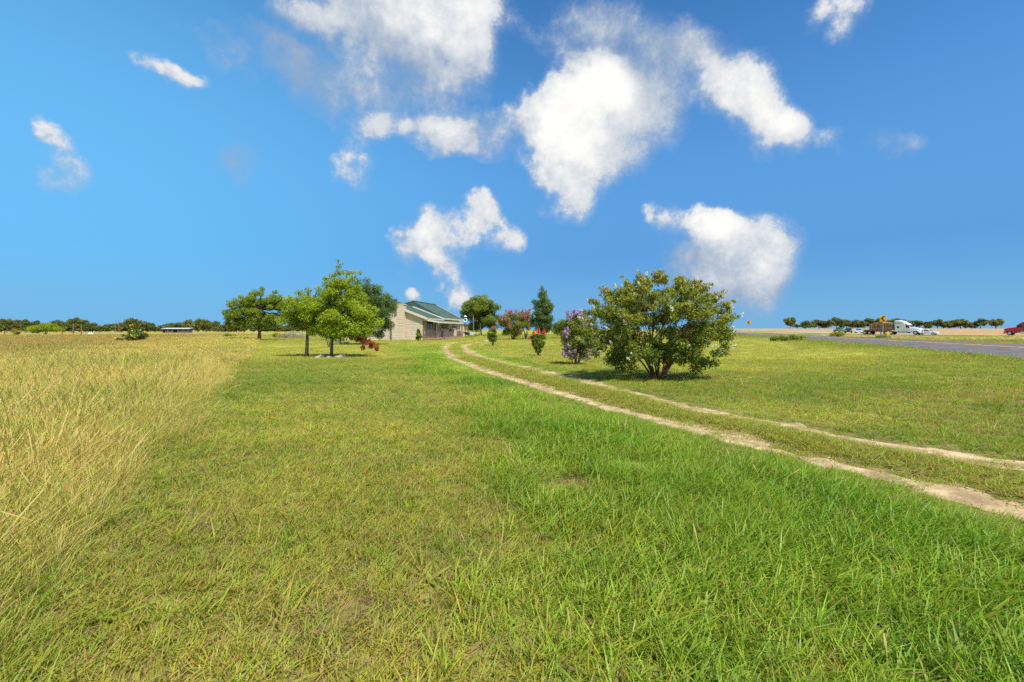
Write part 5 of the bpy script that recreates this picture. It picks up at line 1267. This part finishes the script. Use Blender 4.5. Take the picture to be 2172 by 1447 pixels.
def semi(label, loc, rz, mat):
    g = thing('truck_tractor', label, 'truck', loc, rz)
    # sleeper with tall fairing, cab, sloping hood
    sl = MB().prism([(-2.0, .75), (.2, .75), (.2, 3.2), (-.1, 3.55), (-1.2, 3.9), (-2.0, 3.95)], -1.18, 1.18).build('sleeper', mat, g, bevel=.12)
    MB().prism([(.19, .75), (1.45, .75), (1.45, 1.95), (1.0, 2.75), (.6, 3.05), (.19, 3.22)], -1.1, 1.1).build('cab', mat, g, bevel=.08)
    MB().prism([(1.44, .62), (3.55, .55), (3.62, 1.25), (3.45, 1.62), (2.6, 1.82), (1.44, 1.98)], -.95, .95).build('hood', mat, g, bevel=.14)
    for s in (-1, 1):
        MB().prism([(1.75, .95), (1.95, 1.25), (2.9, 1.25), (3.45, .95), (3.5, .6), (3.15, .55), (3.0, .95), (2.2, .98), (2.0, .5), (1.75, .5)], s * 1.08 - .16, s * 1.08 + .16).build('fender', mat, g, bevel=.05)
        MB().prism([(.45, 1.85), (1.3, 1.85), (1.22, 2.1), (.95, 2.62), (.45, 2.66)], s * 1.105 - .012, s * 1.105 + .012).build('side_window', M_GLASS, g)
        MB().box(-1.5, -1.0, s * 1.185 - .012, s * 1.185 + .012, 1.75, 2.35).build('sleeper_window', M_GLASS, sl)
        MB().box(-1.9, -.6, s * 1.185 - .013, s * 1.185 + .013, 3.02, 3.14).build('sleeper_stripe', M_GLASS, sl)
        MB().tube([(-2.15, s * .95, .8), (-2.15, s * .95, 3.7)], .08, 8).build('exhaust_stack', M_CHR, g)
        MB().tube([(-1.4, s * 1.0, .72), (.7, s * 1.0, .72)], .3, 12).build('fuel_tank', M_CHR, g)
        MB().box(1.18, 1.3, s * 1.32 - .1, s * 1.32 + .1, 1.9, 2.5).build('mirror', M_BLACK, g)
        MB().box(3.44, 3.62, s * .82 - .14, s * .82 + .14, .98, 1.18).build('headlight', M_LAMP, g)
    MB().beam((1.46, 0, 2.02), (1.06, 0, 2.68), 1.9, .03, up=(1, 0, .6)).build('windscreen', M_GLASS, g)
    MB().box(3.58, 3.68, -.48, .48, .72, 1.45).build('grille', M_CHR, g)
    MB().box(3.5, 3.78, -1.15, 1.15, .32, .62).build('bumper', M_CHR, g, bevel=.04)
    MB().box(-4.6, 3.3, -.42, .42, .62, .86).build('chassis', M_BLACK, g)
    put_wheels(g, [(2.58, 1.02), (2.58, -1.02), (-2.9, .92), (-2.9, -.92), (-4.1, .92), (-4.1, -.92)], .5, .42)
    return g
# white truck with flatbed trailer and pallet load
TPX, TD = 1921, 128; hd_ = heading(TPX, TD) ; tl = on_highway(TPX, TD)
semi('white truck with tall sleeper cab pulling a flatbed to the right', tl, hd_, M_PW)
def along(loc, rz, dx, dy=0, dz=0): return (loc[0] + math.cos(rz) * dx - math.sin(rz) * dy, loc[1] + math.sin(rz) * dx + math.cos(rz) * dy, loc[2] + dz)
tr_ = thing('flatbed_trailer', 'dark red flatbed trailer behind the white truck', 'trailer', along(tl, hd_, -2.2), hd_)
MB().prism([(-8.0, 1.18), (-.0, 1.18), (-.0, 1.36), (-8.3, 1.36)], -1.25, 1.25).build('deck', M_FLAT, tr_)
for s in (-1, 1): MB().prism([(-7.9, 1.15), (-1, 1.15), (-2.0, .98), (-3.0, .78), (-6.2, .78), (-7.2, .98)], s * .5 - .08, s * .5 + .08).build('frame_rail', M_FLAT, tr_)
MB().box(-.06, .06, -1.2, 1.2, 1.36, 2.5).build('headboard', M_FLAT, tr_)
for s in (-1, 1): MB().box(-3.3, -3.1, s * .85 - .08, s * .85 + .08, .12, 1.16).build('landing_leg', M_FLAT, tr_)
put_wheels(tr_, [(-5.9, .95), (-5.9, -.95), (-7.1, .95), (-7.1, -.95)], .5, .42)
M_PAL = principled('raw_pallet_timber', (.66, .48, .27), rough=.85, var=.3, scale=3, objrand=.3)
M_PALR = principled('reddish_pallet_timber', (.54, .29, .18), rough=.85, var=.3, scale=3, objrand=.3)
pal = MB()
for z in (.0, .12):
    for k in range(5): pal.box(-.56, .56, -1.15 + k * .5, -1.15 + k * .5 + .3, z, z + .025)
for x in (-.54, 0, .5): pal.box(x, x + .06, -1.15, 1.15, .026, .119)
pmes = []
for m_ in (M_PAL, M_PALR):
    me = bpy.data.meshes.new('pallet'); me.from_pydata(pal.v, [], pal.f); me.materials.append(m_); pmes.append(me)
for i, (dx, nl, nm) in enumerate(((-.70, 11, 'pallet stack nearest the white truck cab'), (-1.88, 12, 'second pallet stack behind the white truck cab'), (-3.06, 13, 'tallest middle pallet stack on the flatbed'), (-4.24, 12, 'fourth pallet stack on the flatbed, by the sign'), (-5.42, 11, 'rearmost pallet stack on the flatbed'))):
    g = thing('pallet_stack', nm, 'pallets', along(tl, hd_, -2.2 + dx - .02, 0, 1.365), hd_, 'pallet stacks on the flatbed')
    for k in range(nl):
        o = link('pallet', pmes[(i * 3 + k // 2) % 2], g); o.location = (random.uniform(-.03, .03), random.uniform(-.04, .04), k * .165); o.scale = (1, 1, 1)
# red truck at the right edge, driving left
RPX, RD = 2177, 112; hr_ = heading(RPX, RD, True); rl = on_highway(RPX, RD)
semi('red truck with sloping hood driving left at the right edge', rl, hr_, M_PR)
# cars
car('sedan', 'white saloon car just ahead of the white truck', on_highway(1967, 126), heading(1967, 126), M_PW, 'sedan')
car('sedan', 'silver saloon car at the head of the group left of the flatbed', on_highway(1822, 150), heading(1822, 150) - .75, M_PS, 'sedan')
car('suv', 'black estate car between the silver car and the green pickup', on_highway(1800, 147), heading(1800, 147) - .75, M_PB, 'suv')
car('pickup', 'green pickup truck behind the black car', on_highway(1781, 158), heading(1781, 158) - .8, M_PG, 'pickup')
